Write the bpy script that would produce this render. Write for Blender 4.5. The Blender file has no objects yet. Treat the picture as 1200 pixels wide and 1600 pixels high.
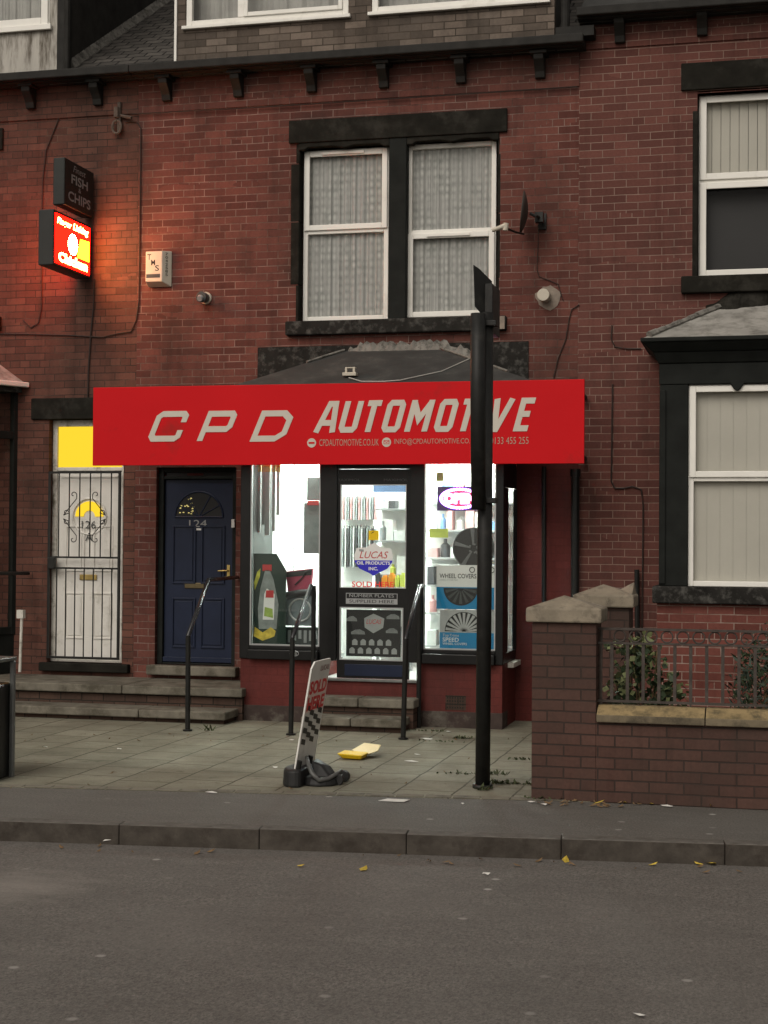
import bpy, bmesh, math, random
from mathutils import Vector, Matrix
R = math.radians
random.seed(7)
sc = bpy.context.scene
COL = sc.collection

# ------------------------------------------------------------------ camera
F, YAW, PITCH, ROLL = 2467.3, R(13.87), R(1.03), R(0.43)
CAM = Vector((3.88, -15.73, 1.80))
fw = Vector((-math.sin(YAW) * math.cos(PITCH), math.cos(YAW) * math.cos(PITCH), math.sin(PITCH)))
r0 = Vector((math.cos(YAW), math.sin(YAW), 0)); u0 = r0.cross(fw)
RT = math.cos(ROLL) * r0 + math.sin(ROLL) * u0
UP = -math.sin(ROLL) * r0 + math.cos(ROLL) * u0
cd = bpy.data.cameras.new('camera'); cam = bpy.data.objects.new('camera', cd); COL.objects.link(cam)
m = Matrix((RT, UP, -fw)).transposed().to_4x4(); m.translation = CAM
cam.matrix_world = m
cd.sensor_fit = 'VERTICAL'; cd.sensor_height = 36; cd.lens = F / 1600 * 36
cd.clip_start = 0.1; cd.clip_end = 500
sc.camera = cam

# ------------------------------------------------------------------ world, sun, exposure
w = bpy.data.worlds.new('World'); sc.world = w; w.use_nodes = True
nt = w.node_tree; nt.nodes.clear()
sky = nt.nodes.new('ShaderNodeTexSky'); sky.sky_type = 'NISHITA'; sky.sun_disc = False
SUN_EL, SUN_ROT = R(42), R(195)
sky.sun_elevation = SUN_EL; sky.sun_rotation = SUN_ROT; sky.air_density = 1.0; sky.dust_density = 3.0
hs = nt.nodes.new('ShaderNodeHueSaturation'); hs.inputs['Saturation'].default_value = 0.12
bg = nt.nodes.new('ShaderNodeBackground'); bg.inputs['Strength'].default_value = 0.075
tint = nt.nodes.new('ShaderNodeMix'); tint.data_type = 'RGBA'; tint.blend_type = 'MULTIPLY'; tint.inputs['Factor'].default_value = 1
tint.inputs[7].default_value = (1.0, 0.93, 0.84, 1)
wo = nt.nodes.new('ShaderNodeOutputWorld')
nt.links.new(sky.outputs[0], hs.inputs['Color']); nt.links.new(hs.outputs[0], tint.inputs[6])
nt.links.new(tint.outputs[2], bg.inputs[0]); nt.links.new(bg.outputs[0], wo.inputs[0])
sd = bpy.data.lights.new('sun', 'SUN'); sd.energy = 0.95; sd.angle = R(45); sd.color = (1, .93, .85)
so = bpy.data.objects.new('sun', sd); COL.objects.link(so)
sdir = Vector((math.sin(SUN_ROT) * math.cos(SUN_EL), math.cos(SUN_ROT) * math.cos(SUN_EL), math.sin(SUN_EL)))
so.rotation_euler = sdir.to_track_quat('Z', 'Y').to_euler()
sc.view_settings.view_transform = 'Standard'; sc.view_settings.look = 'None'
sc.view_settings.exposure = 0.34; sc.view_settings.gamma = 1
sc.render.engine = 'CYCLES'
sc.cycles.max_bounces = 8; sc.cycles.transparent_max_bounces = 16
sc.cycles.caustics_reflective = False; sc.cycles.caustics_refractive = False

# ------------------------------------------------------------------ photo pixel -> point on a plane of the street
def ray(x, y): return fw * F + RT * (x - 600) + UP * (800 - y)
def W(x, y, Y=0.0):
    d = ray(x, y); return CAM + d * ((Y - CAM.y) / d.y)
def G(x, y, z=0.0):
    d = ray(x, y); return CAM + d * ((z - CAM.z) / d.z)
def PX(X, x, y):                                   # on the plane X = const
    d = ray(x, y); return CAM + d * ((X - CAM.x) / d.x)
def rect(x0, y0, x1, y1, Y):                       # X0, X1, Z0, Z1 of an upright rectangle (photo box) on plane Y
    xm, ym = (x0 + x1) / 2, (y0 + y1) / 2
    return W(x0, ym, Y).x, W(x1, ym, Y).x, W(xm, y1, Y).z, W(xm, y0, Y).z

# ------------------------------------------------------------------ materials
MATS = {}
def newmat(name):
    m = bpy.data.materials.new(name); m.use_nodes = True; m.node_tree.nodes.clear()
    MATS[name] = m; return m, m.node_tree
def nd(t, kind, **kw):
    n = t.nodes.new(kind)
    for k, v in kw.items(): setattr(n, k, v)
    return n
def mixc(t, fac, a, b, blend='MIX'):
    n = nd(t, 'ShaderNodeMix', data_type='RGBA', blend_type=blend)
    for sock, v in ((n.inputs[0], fac), (n.inputs[6], a), (n.inputs[7], b)):
        if hasattr(v, 'links'): t.links.new(v, sock)
        elif isinstance(v, (int, float)): sock.default_value = v
        else: sock.default_value = (*v, 1) if len(v) == 3 else v
    return n.outputs[2]
def ramp(t, src, a, b, c0=(0, 0, 0, 1), c1=(1, 1, 1, 1)):
    n = nd(t, 'ShaderNodeValToRGB'); e = n.color_ramp.elements
    e[0].position = a; e[1].position = b; e[0].color = c0; e[1].color = c1
    t.links.new(src, n.inputs[0]); return n.outputs[0]
def noise(t, vec, scale, detail=5, rough=.6):
    n = nd(t, 'ShaderNodeTexNoise'); n.inputs['Scale'].default_value = scale
    n.inputs['Detail'].default_value = detail; n.inputs['Roughness'].default_value = rough
    if vec is not None: t.links.new(vec, n.inputs['Vector'])
    return n.outputs['Fac']
def pos(t): return nd(t, 'ShaderNodeNewGeometry').outputs['Position']
def mapped(t, vec, sc_):
    n = nd(t, 'ShaderNodeMapping'); n.inputs['Scale'].default_value = sc_; t.links.new(vec, n.inputs[0]); return n.outputs[0]
def finish(t, col, rough=.7, metal=0, bump=None, bstr=.3, bdist=.01, spec=.5, emis=None, estr=0, alpha=None, coat=0):
    b = nd(t, 'ShaderNodeBsdfPrincipled'); o = nd(t, 'ShaderNodeOutputMaterial')
    for sock, v in ((b.inputs['Base Color'], col), (b.inputs['Roughness'], rough)):
        if hasattr(v, 'links'): t.links.new(v, sock)
        elif isinstance(v, (int, float)): sock.default_value = v
        else: sock.default_value = (*v, 1)
    b.inputs['Metallic'].default_value = metal; b.inputs['Specular IOR Level'].default_value = spec
    b.inputs['Coat Weight'].default_value = coat
    if emis: b.inputs['Emission Color'].default_value = (*emis, 1); b.inputs['Emission Strength'].default_value = estr
    if bump is not None:
        bn = nd(t, 'ShaderNodeBump'); bn.inputs['Strength'].default_value = bstr; bn.inputs['Distance'].default_value = bdist
        t.links.new(bump, bn.inputs['Height']); t.links.new(bn.outputs[0], b.inputs['Normal'])
    t.links.new(b.outputs[0], o.inputs[0]); return b
def mat(name, col, rough=.6, var=.25, scale=4, bump=.15, bscale=60, metal=0, spec=.3, dirt=None, damt=.5, dscale=3, streak=False, coat=0):
    m, t = newmat(name); p = pos(t)
    v = mapped(t, p, (5, 5, .7)) if streak else p
    n1 = noise(t, v, scale, 6)
    c = mixc(t, ramp(t, n1, .3, .75), tuple(x * (1 - var) for x in col), tuple(min(1, x * (1 + var)) for x in col))
    if dirt:
        n2 = noise(t, v, dscale, 8, .7)
        c = mixc(t, ramp(t, n2, .62 - .3 * damt, .75 - .2 * damt), c, dirt)
    n3 = noise(t, p, bscale, 4)
    finish(t, c, rough, metal, n3 if bump else None, bump, .004, spec, coat=coat)
    return m
def emit(name, col, s):
    m, t = newmat(name); e = nd(t, 'ShaderNodeEmission'); e.inputs[0].default_value = (*col, 1); e.inputs[1].default_value = s
    o = nd(t, 'ShaderNodeOutputMaterial'); t.links.new(e.outputs[0], o.inputs[0]); return m
def uvn(t): return nd(t, 'ShaderNodeUVMap').outputs[0]
def brick(name, c1, c2, mort, mort2, msize=.0045, grime=(.03, .026, .022), gr=.45, bw=.235, rh=.0765, rough=.85, off=(0, 0), bstr=.5, headers=True, top=None, mfade=.35):
    m, t = newmat(name); uv = uvn(t); p = pos(t)
    mp = nd(t, 'ShaderNodeMapping'); mp.inputs['Location'].default_value = (off[0], off[1], 0); t.links.new(uv, mp.inputs[0])
    # slight wobble of the courses
    nz = nd(t, 'ShaderNodeTexNoise'); nz.inputs['Scale'].default_value = 2.2; t.links.new(uv, nz.inputs['Vector'])
    sb = nd(t, 'ShaderNodeVectorMath', operation='SUBTRACT'); sb.inputs[1].default_value = (.5, .5, .5); t.links.new(nz.outputs['Color'], sb.inputs[0])
    sl = nd(t, 'ShaderNodeVectorMath', operation='SCALE'); sl.inputs['Scale'].default_value = .012; t.links.new(sb.outputs[0], sl.inputs[0])
    ad = nd(t, 'ShaderNodeVectorMath', operation='ADD'); t.links.new(mp.outputs[0], ad.inputs[0]); t.links.new(sl.outputs[0], ad.inputs[1])
    def bt(width, ms):
        b = nd(t, 'ShaderNodeTexBrick', offset=.5, offset_frequency=2)
        b.inputs['Scale'].default_value = 1; b.inputs['Brick Width'].default_value = width; b.inputs['Row Height'].default_value = rh
        b.inputs['Mortar Size'].default_value = ms; b.inputs['Mortar Smooth'].default_value = .25; b.inputs['Bias'].default_value = 0
        b.inputs['Color1'].default_value = (0, 0, 0, 1); b.inputs['Color2'].default_value = (1, 1, 1, 1); b.inputs['Mortar'].default_value = (.5, .5, .5, 1)
        t.links.new(ad.outputs[0], b.inputs['Vector']); return b
    b1 = bt(bw, msize); col, fac = b1.outputs['Color'], b1.outputs['Fac']
    if headers:                                     # every fifth course is laid in headers
        b2 = bt(bw / 2, msize)
        sp = nd(t, 'ShaderNodeSeparateXYZ'); t.links.new(ad.outputs[0], sp.inputs[0])
        d = nd(t, 'ShaderNodeMath', operation='DIVIDE'); d.inputs[1].default_value = rh; t.links.new(sp.outputs[1], d.inputs[0])
        fl = nd(t, 'ShaderNodeMath', operation='FLOOR'); t.links.new(d.outputs[0], fl.inputs[0])
        pp = nd(t, 'ShaderNodeMath', operation='PINGPONG'); pp.inputs[1].default_value = 3; t.links.new(fl.outputs[0], pp.inputs[0])
        lt = nd(t, 'ShaderNodeMath', operation='LESS_THAN'); lt.inputs[1].default_value = .5; t.links.new(pp.outputs[0], lt.inputs[0])
        n4 = noise(t, mapped(t, uv, (1.3, 6.1, 1)), 1.0, 1)
        gt = nd(t, 'ShaderNodeMath', operation='GREATER_THAN'); gt.inputs[1].default_value = .5; t.links.new(n4, gt.inputs[0])
        mu = nd(t, 'ShaderNodeMath', operation='MULTIPLY'); t.links.new(lt.outputs[0], mu.inputs[0]); t.links.new(gt.outputs[0], mu.inputs[1])
        col = mixc(t, mu.outputs[0], col, b2.outputs['Color']); 
        mf = nd(t, 'ShaderNodeMix'); t.links.new(mu.outputs[0], mf.inputs[0]); t.links.new(fac, mf.inputs[2]); t.links.new(b2.outputs['Fac'], mf.inputs[3])
        fac = mf.outputs[0]
    c = mixc(t, col, c1, c2)
    n1 = noise(t, p, 1.1, 6); c = mixc(t, ramp(t, n1, .35, .7), c, mixc(t, .35, c, (1.3, 1.1, 1.0), 'MULTIPLY'))
    n2 = noise(t, p, 38, 5, .7); c = mixc(t, ramp(t, n2, .3, .7, (.0, .0, .0, 1), (.45, .45, .45, 1)), c, mixc(t, 1, c, (.55, .55, .58), 'MULTIPLY'))
    nm = noise(t, p, 2.3, 5, .7)
    mc = mixc(t, ramp(t, nm, mfade, mfade + .25), mort2, mort)
    c = mixc(t, fac, c, mc)
    ng = noise(t, mapped(t, p, (1.2, 1.2, .6)), 1.3, 8, .65)
    c = mixc(t, ramp(t, ng, .72 - gr * .5, .95 - gr * .2), c, grime)
    nst = noise(t, mapped(t, p, (7, 7, .45)), 1.0, 6, .65)
    c = mixc(t, ramp(t, nst, .52, .80, (0, 0, 0, 1), (.55, .55, .55, 1)), c, mixc(t, 1, c, (.42, .40, .40), 'MULTIPLY'))
    if top:                                         # soot under the gutter: fades down over top[1] metres from height top[0]
        sz = nd(t, 'ShaderNodeSeparateXYZ'); t.links.new(p, sz.inputs[0])
        mr = nd(t, 'ShaderNodeMapRange'); mr.inputs[1].default_value = top[0] - top[1]; mr.inputs[2].default_value = top[0]; t.links.new(sz.outputs[2], mr.inputs[0])
        nn = nd(t, 'ShaderNodeMath', operation='MULTIPLY'); t.links.new(mr.outputs[0], nn.inputs[0]); t.links.new(ramp(t, noise(t, p, 2.2, 7, .7), .3, .7, (.25, .25, .25, 1), (.8, .8, .8, 1)), nn.inputs[1])
        c = mixc(t, nn.outputs[0], c, (.045, .038, .032))
    inv = nd(t, 'ShaderNodeMath', operation='SUBTRACT'); inv.inputs[0].default_value = 1; t.links.new(fac, inv.inputs[1])
    hb = nd(t, 'ShaderNodeMath', operation='MULTIPLY_ADD'); hb.inputs[1].default_value = .35; t.links.new(n2, hb.inputs[0]); t.links.new(inv.outputs[0], hb.inputs[2])
    finish(t, c, rough, 0, hb.outputs[0], bstr, .006, .1)
    return m

M_brickA = brick('brick_left', (.10, .046, .035), (.155, .072, .054), (.17, .11, .085), (.045, .03, .025), gr=.55, off=(.05, .02), mfade=.5, top=(7.1, .9))
M_brickB = brick('brick_shop_house', (.098, .039, .032), (.170, .067, .053), (.25, .17, .145), (.070, .038, .031), msize=.0045, gr=.52, off=(.11, .0), mfade=.36, top=(7.1, .8))
M_brickC = brick('brick_right', (.10, .043, .036), (.155, .066, .054), (.24, .165, .135), (.125, .070, .056), msize=.0042, gr=.35, off=(.02, .03), mfade=.3, top=(7.3, .5))
M_brickBay = brick('brick_bay', (.12, .042, .033), (.195, .07, .056), (.33, .25, .21), (.16, .09, .07), msize=.005, gr=.3, off=(.0, .01))
M_brickG = brick('brick_garden', (.078, .045, .037), (.102, .058, .047), (.05, .034, .029), (.038, .028, .024), msize=.006, gr=.62, grime=(.045, .036, .03), off=(.0, .0), rh=.0775, headers=False, bstr=.8)
M_brickR = brick('brick_riser', (.07, .045, .035), (.10, .065, .05), (.03, .025, .02), (.02, .018, .015), msize=.006, headers=False)
M_brickD = brick('brick_dormer', (.09, .075, .062), (.21, .175, .145), (.05, .042, .034), (.09, .07, .055), msize=.006, gr=.5, headers=False)
M_paintR = brick('red_painted_brick', (.120, .030, .026), (.135, .034, .030), (.10, .025, .022), (.11, .027, .024), msize=.004, gr=.55, rough=.6, bstr=.35, grime=(.05, .025, .022))
M_stone = mat('sooty_stone', (.018, .017, .014), .9, .35, 6, .5, 45, spec=.06, dirt=(.035, .033, .028), damt=.3)
M_stonePeel = mat('peeling_stone', (.022, .021, .019), .9, .35, 6, .5, 45, spec=0.08, dirt=(.085, .082, .075), damt=.38, dscale=11)
M_paintStone = mat('black_painted_stone', (.014, .0155, .014), .75, .3, 5, .3, 30, spec=0.12)
M_step = mat('step_stone', (.16, .145, .115), .85, .3, 5, .5, 70, dirt=(.07, .062, .045), damt=.6, dscale=4)
M_cap = mat('cap_stone', (.235, .20, .15), .85, .25, 6, .6, 60, dirt=(.10, .085, .065), damt=.4, dscale=9)
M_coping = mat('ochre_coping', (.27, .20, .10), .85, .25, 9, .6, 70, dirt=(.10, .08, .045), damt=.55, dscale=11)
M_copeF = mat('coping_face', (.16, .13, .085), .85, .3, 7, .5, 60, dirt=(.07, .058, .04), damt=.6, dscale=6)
M_upvc = mat('white_upvc', (.80, .785, .73), .4, .05, 3, 0, dirt=(.62, .60, .54), damt=.2, dscale=2)
M_upvcold = mat('old_white_frame', (.62, .60, .54), .5, .12, 5, .1, 40, dirt=(.2, .18, .14), damt=.4, dscale=8)
M_gutter = mat('black_gutter', (.022, .021, .019), .55, .35, 7, .15, 40, spec=0.12)
M_black = mat('black_painted_metal', (.012, .012, .011), .38, .3, 8, .08, 80)
M_frameB = mat('black_shop_frame', (.010, .010, .010), .35, .25, 6, .05, 60, spec=0.22)
M_post = mat('black_street_post', (.013, .013, .012), .5, .35, 12, .2, 90, dirt=(.03, .028, .024), damt=.2)
M_rubber = mat('black_plastic', (.016, .016, .016), .5, .2, 8, .1, 60)
M_rail = mat('polished_dark_rail', (.05, .05, .052), .22, .2, 8, 0, metal=.7)
M_grey = mat('grey_metal', (.16, .165, .16), .4, .2, 8, .1, 60, metal=.5)
M_lead = mat('pale_lead', (.30, .29, .265), .8, .2, 3, .4, 30, dirt=(.13, .125, .11), damt=.5, dscale=4)
M_felt = mat('dark_roof_felt', (.052, .052, .05), .85, .25, 3, .5, 120, spec=0.1, dirt=(.08, .078, .07), damt=.3)
M_mortar = mat('mortar_flashing', (.20, .19, .17), .9, .35, 8, .8, 40, dirt=(.07, .066, .058), damt=.5, dscale=14)
M_blue = mat('navy_door_paint', (.012, .018, .040), .38, .15, 6, .06, 60, spec=0.22)
M_whitedoor = mat('white_door', (.74, .72, .67), .5, .05, 4, .04, 50, dirt=(.56, .54, .48), damt=.2, dscale=4)
M_timber = mat('weathered_white_boards', (.42, .40, .36), .8, .15, 3, .3, 50, dirt=(.10, .085, .065), damt=.55, dscale=2.2, streak=True)
M_darkslate = mat('dark_cheek', (.045, .042, .038), .8, .3, 5, .3, 30, spec=0.08)
M_gold = mat('brass', (.45, .33, .12), .35, .15, 20, 0, metal=.9)
M_cable = mat('dark_cable', (.035, .022, .018), .6, .2, 5, 0)
M_whitecable = mat('white_cable', (.4, .39, .36), .5, .1, 5, 0)
M_fascia = mat('red_sign_board', (.55, .010, .014), .42, .05, 1.2, .02, 4, spec=.07, dirt=(.34, .02, .018), damt=.15, dscale=1.5)
M_letter = mat('cream_letters', (.55, .51, .44), .5, .05, 6, 0)
M_letterlo = mat('small_letters', (.42, .26, .20), .5, .05, 6, 0)
M_white = mat('white_print', (.7, .7, .68), .5, .03, 6, 0)
M_red = mat('red_print', (.45, .03, .03), .5, .05, 6, 0)
M_blk = mat('black_print', (.012, .012, .012), .5, .05, 6, 0)
M_royal = mat('royal_blue_print', (.03, .025, .45), .4, .05, 6, 0)
M_sky = mat('bright_blue_print', (.005, .19, .40), .4, .05, 6, 0)
M_yellow = mat('yellow_plastic', (.75, .50, .01), .4, .06, 10, 0)
M_cream = mat('pale_foam', (.72, .60, .33), .6, .06, 10, 0)
M_printgrey = mat('grey_print', (.3, .31, .31), .5, .1, 6, 0)
M_dkgrey = mat('dark_grey_plastic', (.05, .055, .055), .35, .25, 8, .1, 40)
M_silver = mat('silver_plastic', (.42, .43, .43), .3, .1, 12, 0, metal=.4)
M_inwall = mat('shop_white_wall', (.78, .82, .80), .7, .04, 2, 0)
M_infloor = mat('shop_floor', (.35, .35, .34), .5, .1, 2, 0)
M_darkin = mat('dark_backing', (.05, .045, .04), .9, .2, 2, 0)
M_soil = mat('garden_soil', (.030, .024, .018), .95, .4, 8, .8, 30, spec=0.05)
M_vent = mat('cream_plastic', (.50, .46, .38), .5, .08, 10, 0)
M_render = mat('old_render_patch', (.24, .20, .165), .9, .25, 9, .6, 60)
M_leafY = mat('yellow_leaf', (.50, .36, .05), .7, .3, 30, 0)
M_leafB = mat('brown_leaf', (.16, .10, .05), .8, .3, 30, 0)
M_paper = mat('white_litter', (.62, .60, .56), .7, .08, 20, 0)
M_leafG1 = mat('variegated_leaf', (.16, .18, .08), .6, .35, 20, 0)
M_leafG2 = mat('dark_green_leaf', (.035, .055, .025), .6, .35, 20, 0)
M_leafG3 = mat('blue_green_needles', (.04, .058, .042), .6, .4, 14, 0)
M_weed = mat('weed', (.05, .06, .025), .8, .4, 14, 0)
M_lace_dark = mat('dark_glass_interior', (.01, .01, .01), .4, .2, 3, 0)
M_jointdark = mat('dark_joint', (.02, .018, .015), .9, .2, 5, 0)
M_iron = mat('old_iron_railing', (.058, .047, .040), .65, .35, 20, .3, 80)

E_yellow = emit('lit_yellow_glass', (1.0, .66, .035), .86)
E_tube = emit('fluorescent_tube', (.91, 1.0, .93), 520)
E_chickR = emit('lit_red_face', (1.0, .0022, .0008), 16)
E_chickY = emit('lit_yellow_letters', (1.0, .56, .12), 26)
E_chickW = emit('lit_white_roundel', (1.0, .72, .36), 110)
E_chickYG = emit('lit_yellow_panel', (1.0, .46, .010), 9.0)
E_ledR = emit('led_pink', (1.0, .42, .66), 14)
E_ledB = emit('led_blue', (.80, .42, 1.0), 9)
E_ledRed = emit('led_glow_red', (1.0, .03, .10), 2.2)
E_ledBlue = emit('led_glow_blue', (.22, .02, .9), 2.6)

def glass(name, tintc=(.92, .94, .93), gl=1.0, rough=.02):
    m, t = newmat(name)
    fr = nd(t, 'ShaderNodeFresnel'); ge = nd(t, 'ShaderNodeNewGeometry')
    io = nd(t, 'ShaderNodeMath', operation='MULTIPLY_ADD'); io.inputs[1].default_value = 1 / 1.45 - 1.45; io.inputs[2].default_value = 1.45
    t.links.new(ge.outputs['Backfacing'], io.inputs[0]); t.links.new(io.outputs[0], fr.inputs[0])   # thin pane: the same from both sides
    tr = nd(t, 'ShaderNodeBsdfTransparent'); tr.inputs[0].default_value = (*tintc, 1)
    g = nd(t, 'ShaderNodeBsdfGlossy'); g.inputs['Roughness'].default_value = rough; g.inputs['Color'].default_value = (gl, gl, gl, 1)
    mx = nd(t, 'ShaderNodeMixShader'); o = nd(t, 'ShaderNodeOutputMaterial')
    t.links.new(fr.outputs[0], mx.inputs[0]); t.links.new(tr.outputs[0], mx.inputs[1]); t.links.new(g.outputs[0], mx.inputs[2]); t.links.new(mx.outputs[0], o.inputs[0])
    return m
M_glass = glass('window_glass', (.99, .99, .99), .22); M_shopglass = glass('shop_glass', (.96, .98, .97))

def lace():
    m, t = newmat('lace_curtain'); p = pos(t)
    v = nd(t, 'ShaderNodeTexVoronoi'); v.inputs['Scale'].default_value = 15; v.inputs['Randomness'].default_value = .25; t.links.new(mapped(t, p, (1, 1, .8)), v.inputs['Vector'])
    n = noise(t, p, 5, 4); wv = nd(t, 'ShaderNodeTexWave', wave_type='BANDS', bands_direction='X'); wv.inputs['Scale'].default_value = 7; wv.inputs['Distortion'].default_value = 2.5; wv.inputs['Detail'].default_value = 2
    t.links.new(mapped(t, p, (1, 1, .05)), wv.inputs['Vector'])
    c = mixc(t, ramp(t, v.outputs['Distance'], .1, .5), (.56, .56, .53), (.30, .31, .29))
    c = mixc(t, ramp(t, n, .35, .65), c, (.40, .40, .38))
    c = mixc(t, ramp(t, wv.outputs['Fac'], .0, .6, (.45, .45, .45, 1), (0, 0, 0, 1)), c, (.22, .23, .215))  # dark vertical bands put the shade of the folds into the colour
    finish(t, c, .9, spec=.1); return m
M_lace = lace()
M_blind = mat('beige_blind', (.46, .445, .385), .8, .05, 2, .1, 60)
M_net = mat('thin_net', (.36, .36, .335), .8, .2, 3, 0)

def asphalt(name, col, spots=False):
    m, t = newmat(name); p = pos(t)
    n1 = noise(t, mapped(t, p, (1, .55, 1)), 75, 4, .9); n2 = noise(t, mapped(t, p, (.7, 1.6, 1)), 3.2, 8, .7); n3 = noise(t, p, .7, 4)
    c = mixc(t, ramp(t, n1, .3, .7), tuple(x * .30 for x in col), tuple(x * 1.75 for x in col))
    c = mixc(t, ramp(t, n2, .35, .65, (.5, .5, .5, 1), (0, 0, 0, 1)), c, tuple(x * .68 for x in col))
    c = mixc(t, ramp(t, n3, .4, .75, (0, 0, 0, 1), (.4, .4, .4, 1)), c, tuple(x * 1.35 for x in col))
    n5 = noise(t, p, 45, 2, .5); c = mixc(t, ramp(t, n5, .62, .70, (0, 0, 0, 1), (.5, .5, .5, 1)), c, tuple(x * .4 for x in col))
    if spots:
        v = nd(t, 'ShaderNodeTexVoronoi', voronoi_dimensions='2D'); v.inputs['Scale'].default_value = 3.4; t.links.new(p, v.inputs['Vector'])
        near = ramp(t, v.outputs['Distance'], .05, .10, (1, 1, 1, 1), (0, 0, 0, 1))
        sx = nd(t, 'ShaderNodeSeparateColor'); t.links.new(v.outputs['Color'], sx.inputs[0])
        keep = nd(t, 'ShaderNodeMath', operation='GREATER_THAN'); keep.inputs[1].default_value = .86; t.links.new(sx.outputs[0], keep.inputs[0])
        mu = nd(t, 'ShaderNodeMath', operation='MULTIPLY'); t.links.new(near, mu.inputs[0]); t.links.new(keep.outputs[0], mu.inputs[1])
        mu2 = nd(t, 'ShaderNodeMath', operation='MULTIPLY'); t.links.new(mu.outputs[0], mu2.inputs[0]); t.links.new(sx.outputs[1], mu2.inputs[1])
        c = mixc(t, mu2.outputs[0], c, (.34, .325, .30))
    if spots:
        st = G(25, 1385, -.125); dv = nd(t, 'ShaderNodeVectorMath', operation='DISTANCE'); dv.inputs[1].default_value = st; t.links.new(p, dv.inputs[0])
        ds = nd(t, 'ShaderNodeMath', operation='MULTIPLY_ADD'); ds.inputs[1].default_value = -1.0; t.links.new(dv.outputs['Value'], ds.inputs[0]); t.links.new(noise(t, mapped(t, p, (1, 2.5, 1)), 4, 7, .75), ds.inputs[2])
        c = mixc(t, ramp(t, ds.outputs[0], .0, .45, (0, 0, 0, 1), (.55, .55, .55, 1)), c, (.26, .235, .21))
    finish(t, c, .8, 0, n1, .5, .006, .25); return m
M_road = asphalt('road_asphalt', (.130, .119, .108), True)
M_path = asphalt('pavement_asphalt', (.115, .107, .096), True)
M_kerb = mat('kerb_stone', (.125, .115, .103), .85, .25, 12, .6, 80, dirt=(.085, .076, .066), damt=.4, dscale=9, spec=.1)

def paving():
    m, t = newmat('forecourt_paving'); p = pos(t)
    sx = nd(t, 'ShaderNodeSeparateXYZ'); t.links.new(p, sx.inputs[0]); cb = nd(t, 'ShaderNodeCombineXYZ')
    t.links.new(sx.outputs[1], cb.inputs[0]); t.links.new(sx.outputs[0], cb.inputs[1])
    nz = nd(t, 'ShaderNodeTexNoise'); nz.inputs['Scale'].default_value = 3; t.links.new(p, nz.inputs['Vector'])  # glow of the LEDs on the board, put in as an emissive disc
    sb = nd(t, 'ShaderNodeVectorMath', operation='SUBTRACT'); sb.inputs[1].default_value = (.5, .5, .5); t.links.new(nz.outputs['Color'], sb.inputs[0])
    sl = nd(t, 'ShaderNodeVectorMath', operation='SCALE'); sl.inputs['Scale'].default_value = .03; t.links.new(sb.outputs[0], sl.inputs[0])
    ad = nd(t, 'ShaderNodeVectorMath', operation='ADD'); t.links.new(cb.outputs[0], ad.inputs[0]); t.links.new(sl.outputs[0], ad.inputs[1])
    b = nd(t, 'ShaderNodeTexBrick', offset=.37, offset_frequency=2, squash=1); b.inputs['Scale'].default_value = 1
    b.inputs['Brick Width'].default_value = .46; b.inputs['Row Height'].default_value = .42; b.inputs['Mortar Size'].default_value = .009; b.inputs['Mortar Smooth'].default_value = .3
    b.inputs['Color1'].default_value = (.21, .20, .152, 1); b.inputs['Color2'].default_value = (.26, .247, .19, 1); b.inputs['Mortar'].default_value = (.05, .045, .03, 1)
    t.links.new(ad.outputs[0], b.inputs['Vector'])  # LED glow towards the board edge, put in as an emissive band
    c = b.outputs['Color']
    n1 = noise(t, p, 1.6, 8, .7); c = mixc(t, ramp(t, n1, .4, .68, (0, 0, 0, 1), (.75, .75, .75, 1)), c, (.11, .10, .075))
    n2 = noise(t, p, 60, 4, .8); c = mixc(t, ramp(t, n2, .35, .7, (0, 0, 0, 1), (.35, .35, .35, 1)), c, (.08, .07, .05))
    n6 = noise(t, p, 6, 8, .75); c = mixc(t, ramp(t, n6, .56, .68, (0, 0, 0, 1), (.7, .7, .7, 1)), c, (.085, .08, .055))
    finish(t, c, .85, 0, n2, .4, .004, .15); return m
M_pave = paving()
M_sett = mat('small_sett', (.17, .155, .12), .9, .3, 6, .5, 60, dirt=(.06, .05, .04), damt=.5)

def tiles():
    m, t = newmat('roof_tiles'); uv = uvn(t); p = pos(t)
    mp = mapped(t, uv, (1, 1, 1))
    b = nd(t, 'ShaderNodeTexBrick', offset=.5, offset_frequency=2); b.inputs['Scale'].default_value = 1
    b.inputs['Brick Width'].default_value = .22; b.inputs['Row Height'].default_value = .13; b.inputs['Mortar Size'].default_value = .012; b.inputs['Mortar Smooth'].default_value = 1
    b.inputs['Color1'].default_value = (.05, .045, .04, 1); b.inputs['Color2'].default_value = (.10, .09, .08, 1); b.inputs['Mortar'].default_value = (.012, .011, .01, 1)
    t.links.new(mp, b.inputs['Vector'])
    n = noise(t, p, 14, 6); c = mixc(t, ramp(t, n, .4, .7, (0, 0, 0, 1), (.6, .6, .6, 1)), b.outputs['Color'], (.035, .034, .03))
    inv = nd(t, 'ShaderNodeMath', operation='SUBTRACT'); inv.inputs[0].default_value = 1; t.links.new(b.outputs['Fac'], inv.inputs[1])
    finish(t, c, .85, 0, inv.outputs[0], 1, .03, .3); return m
M_tile = tiles()

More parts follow.
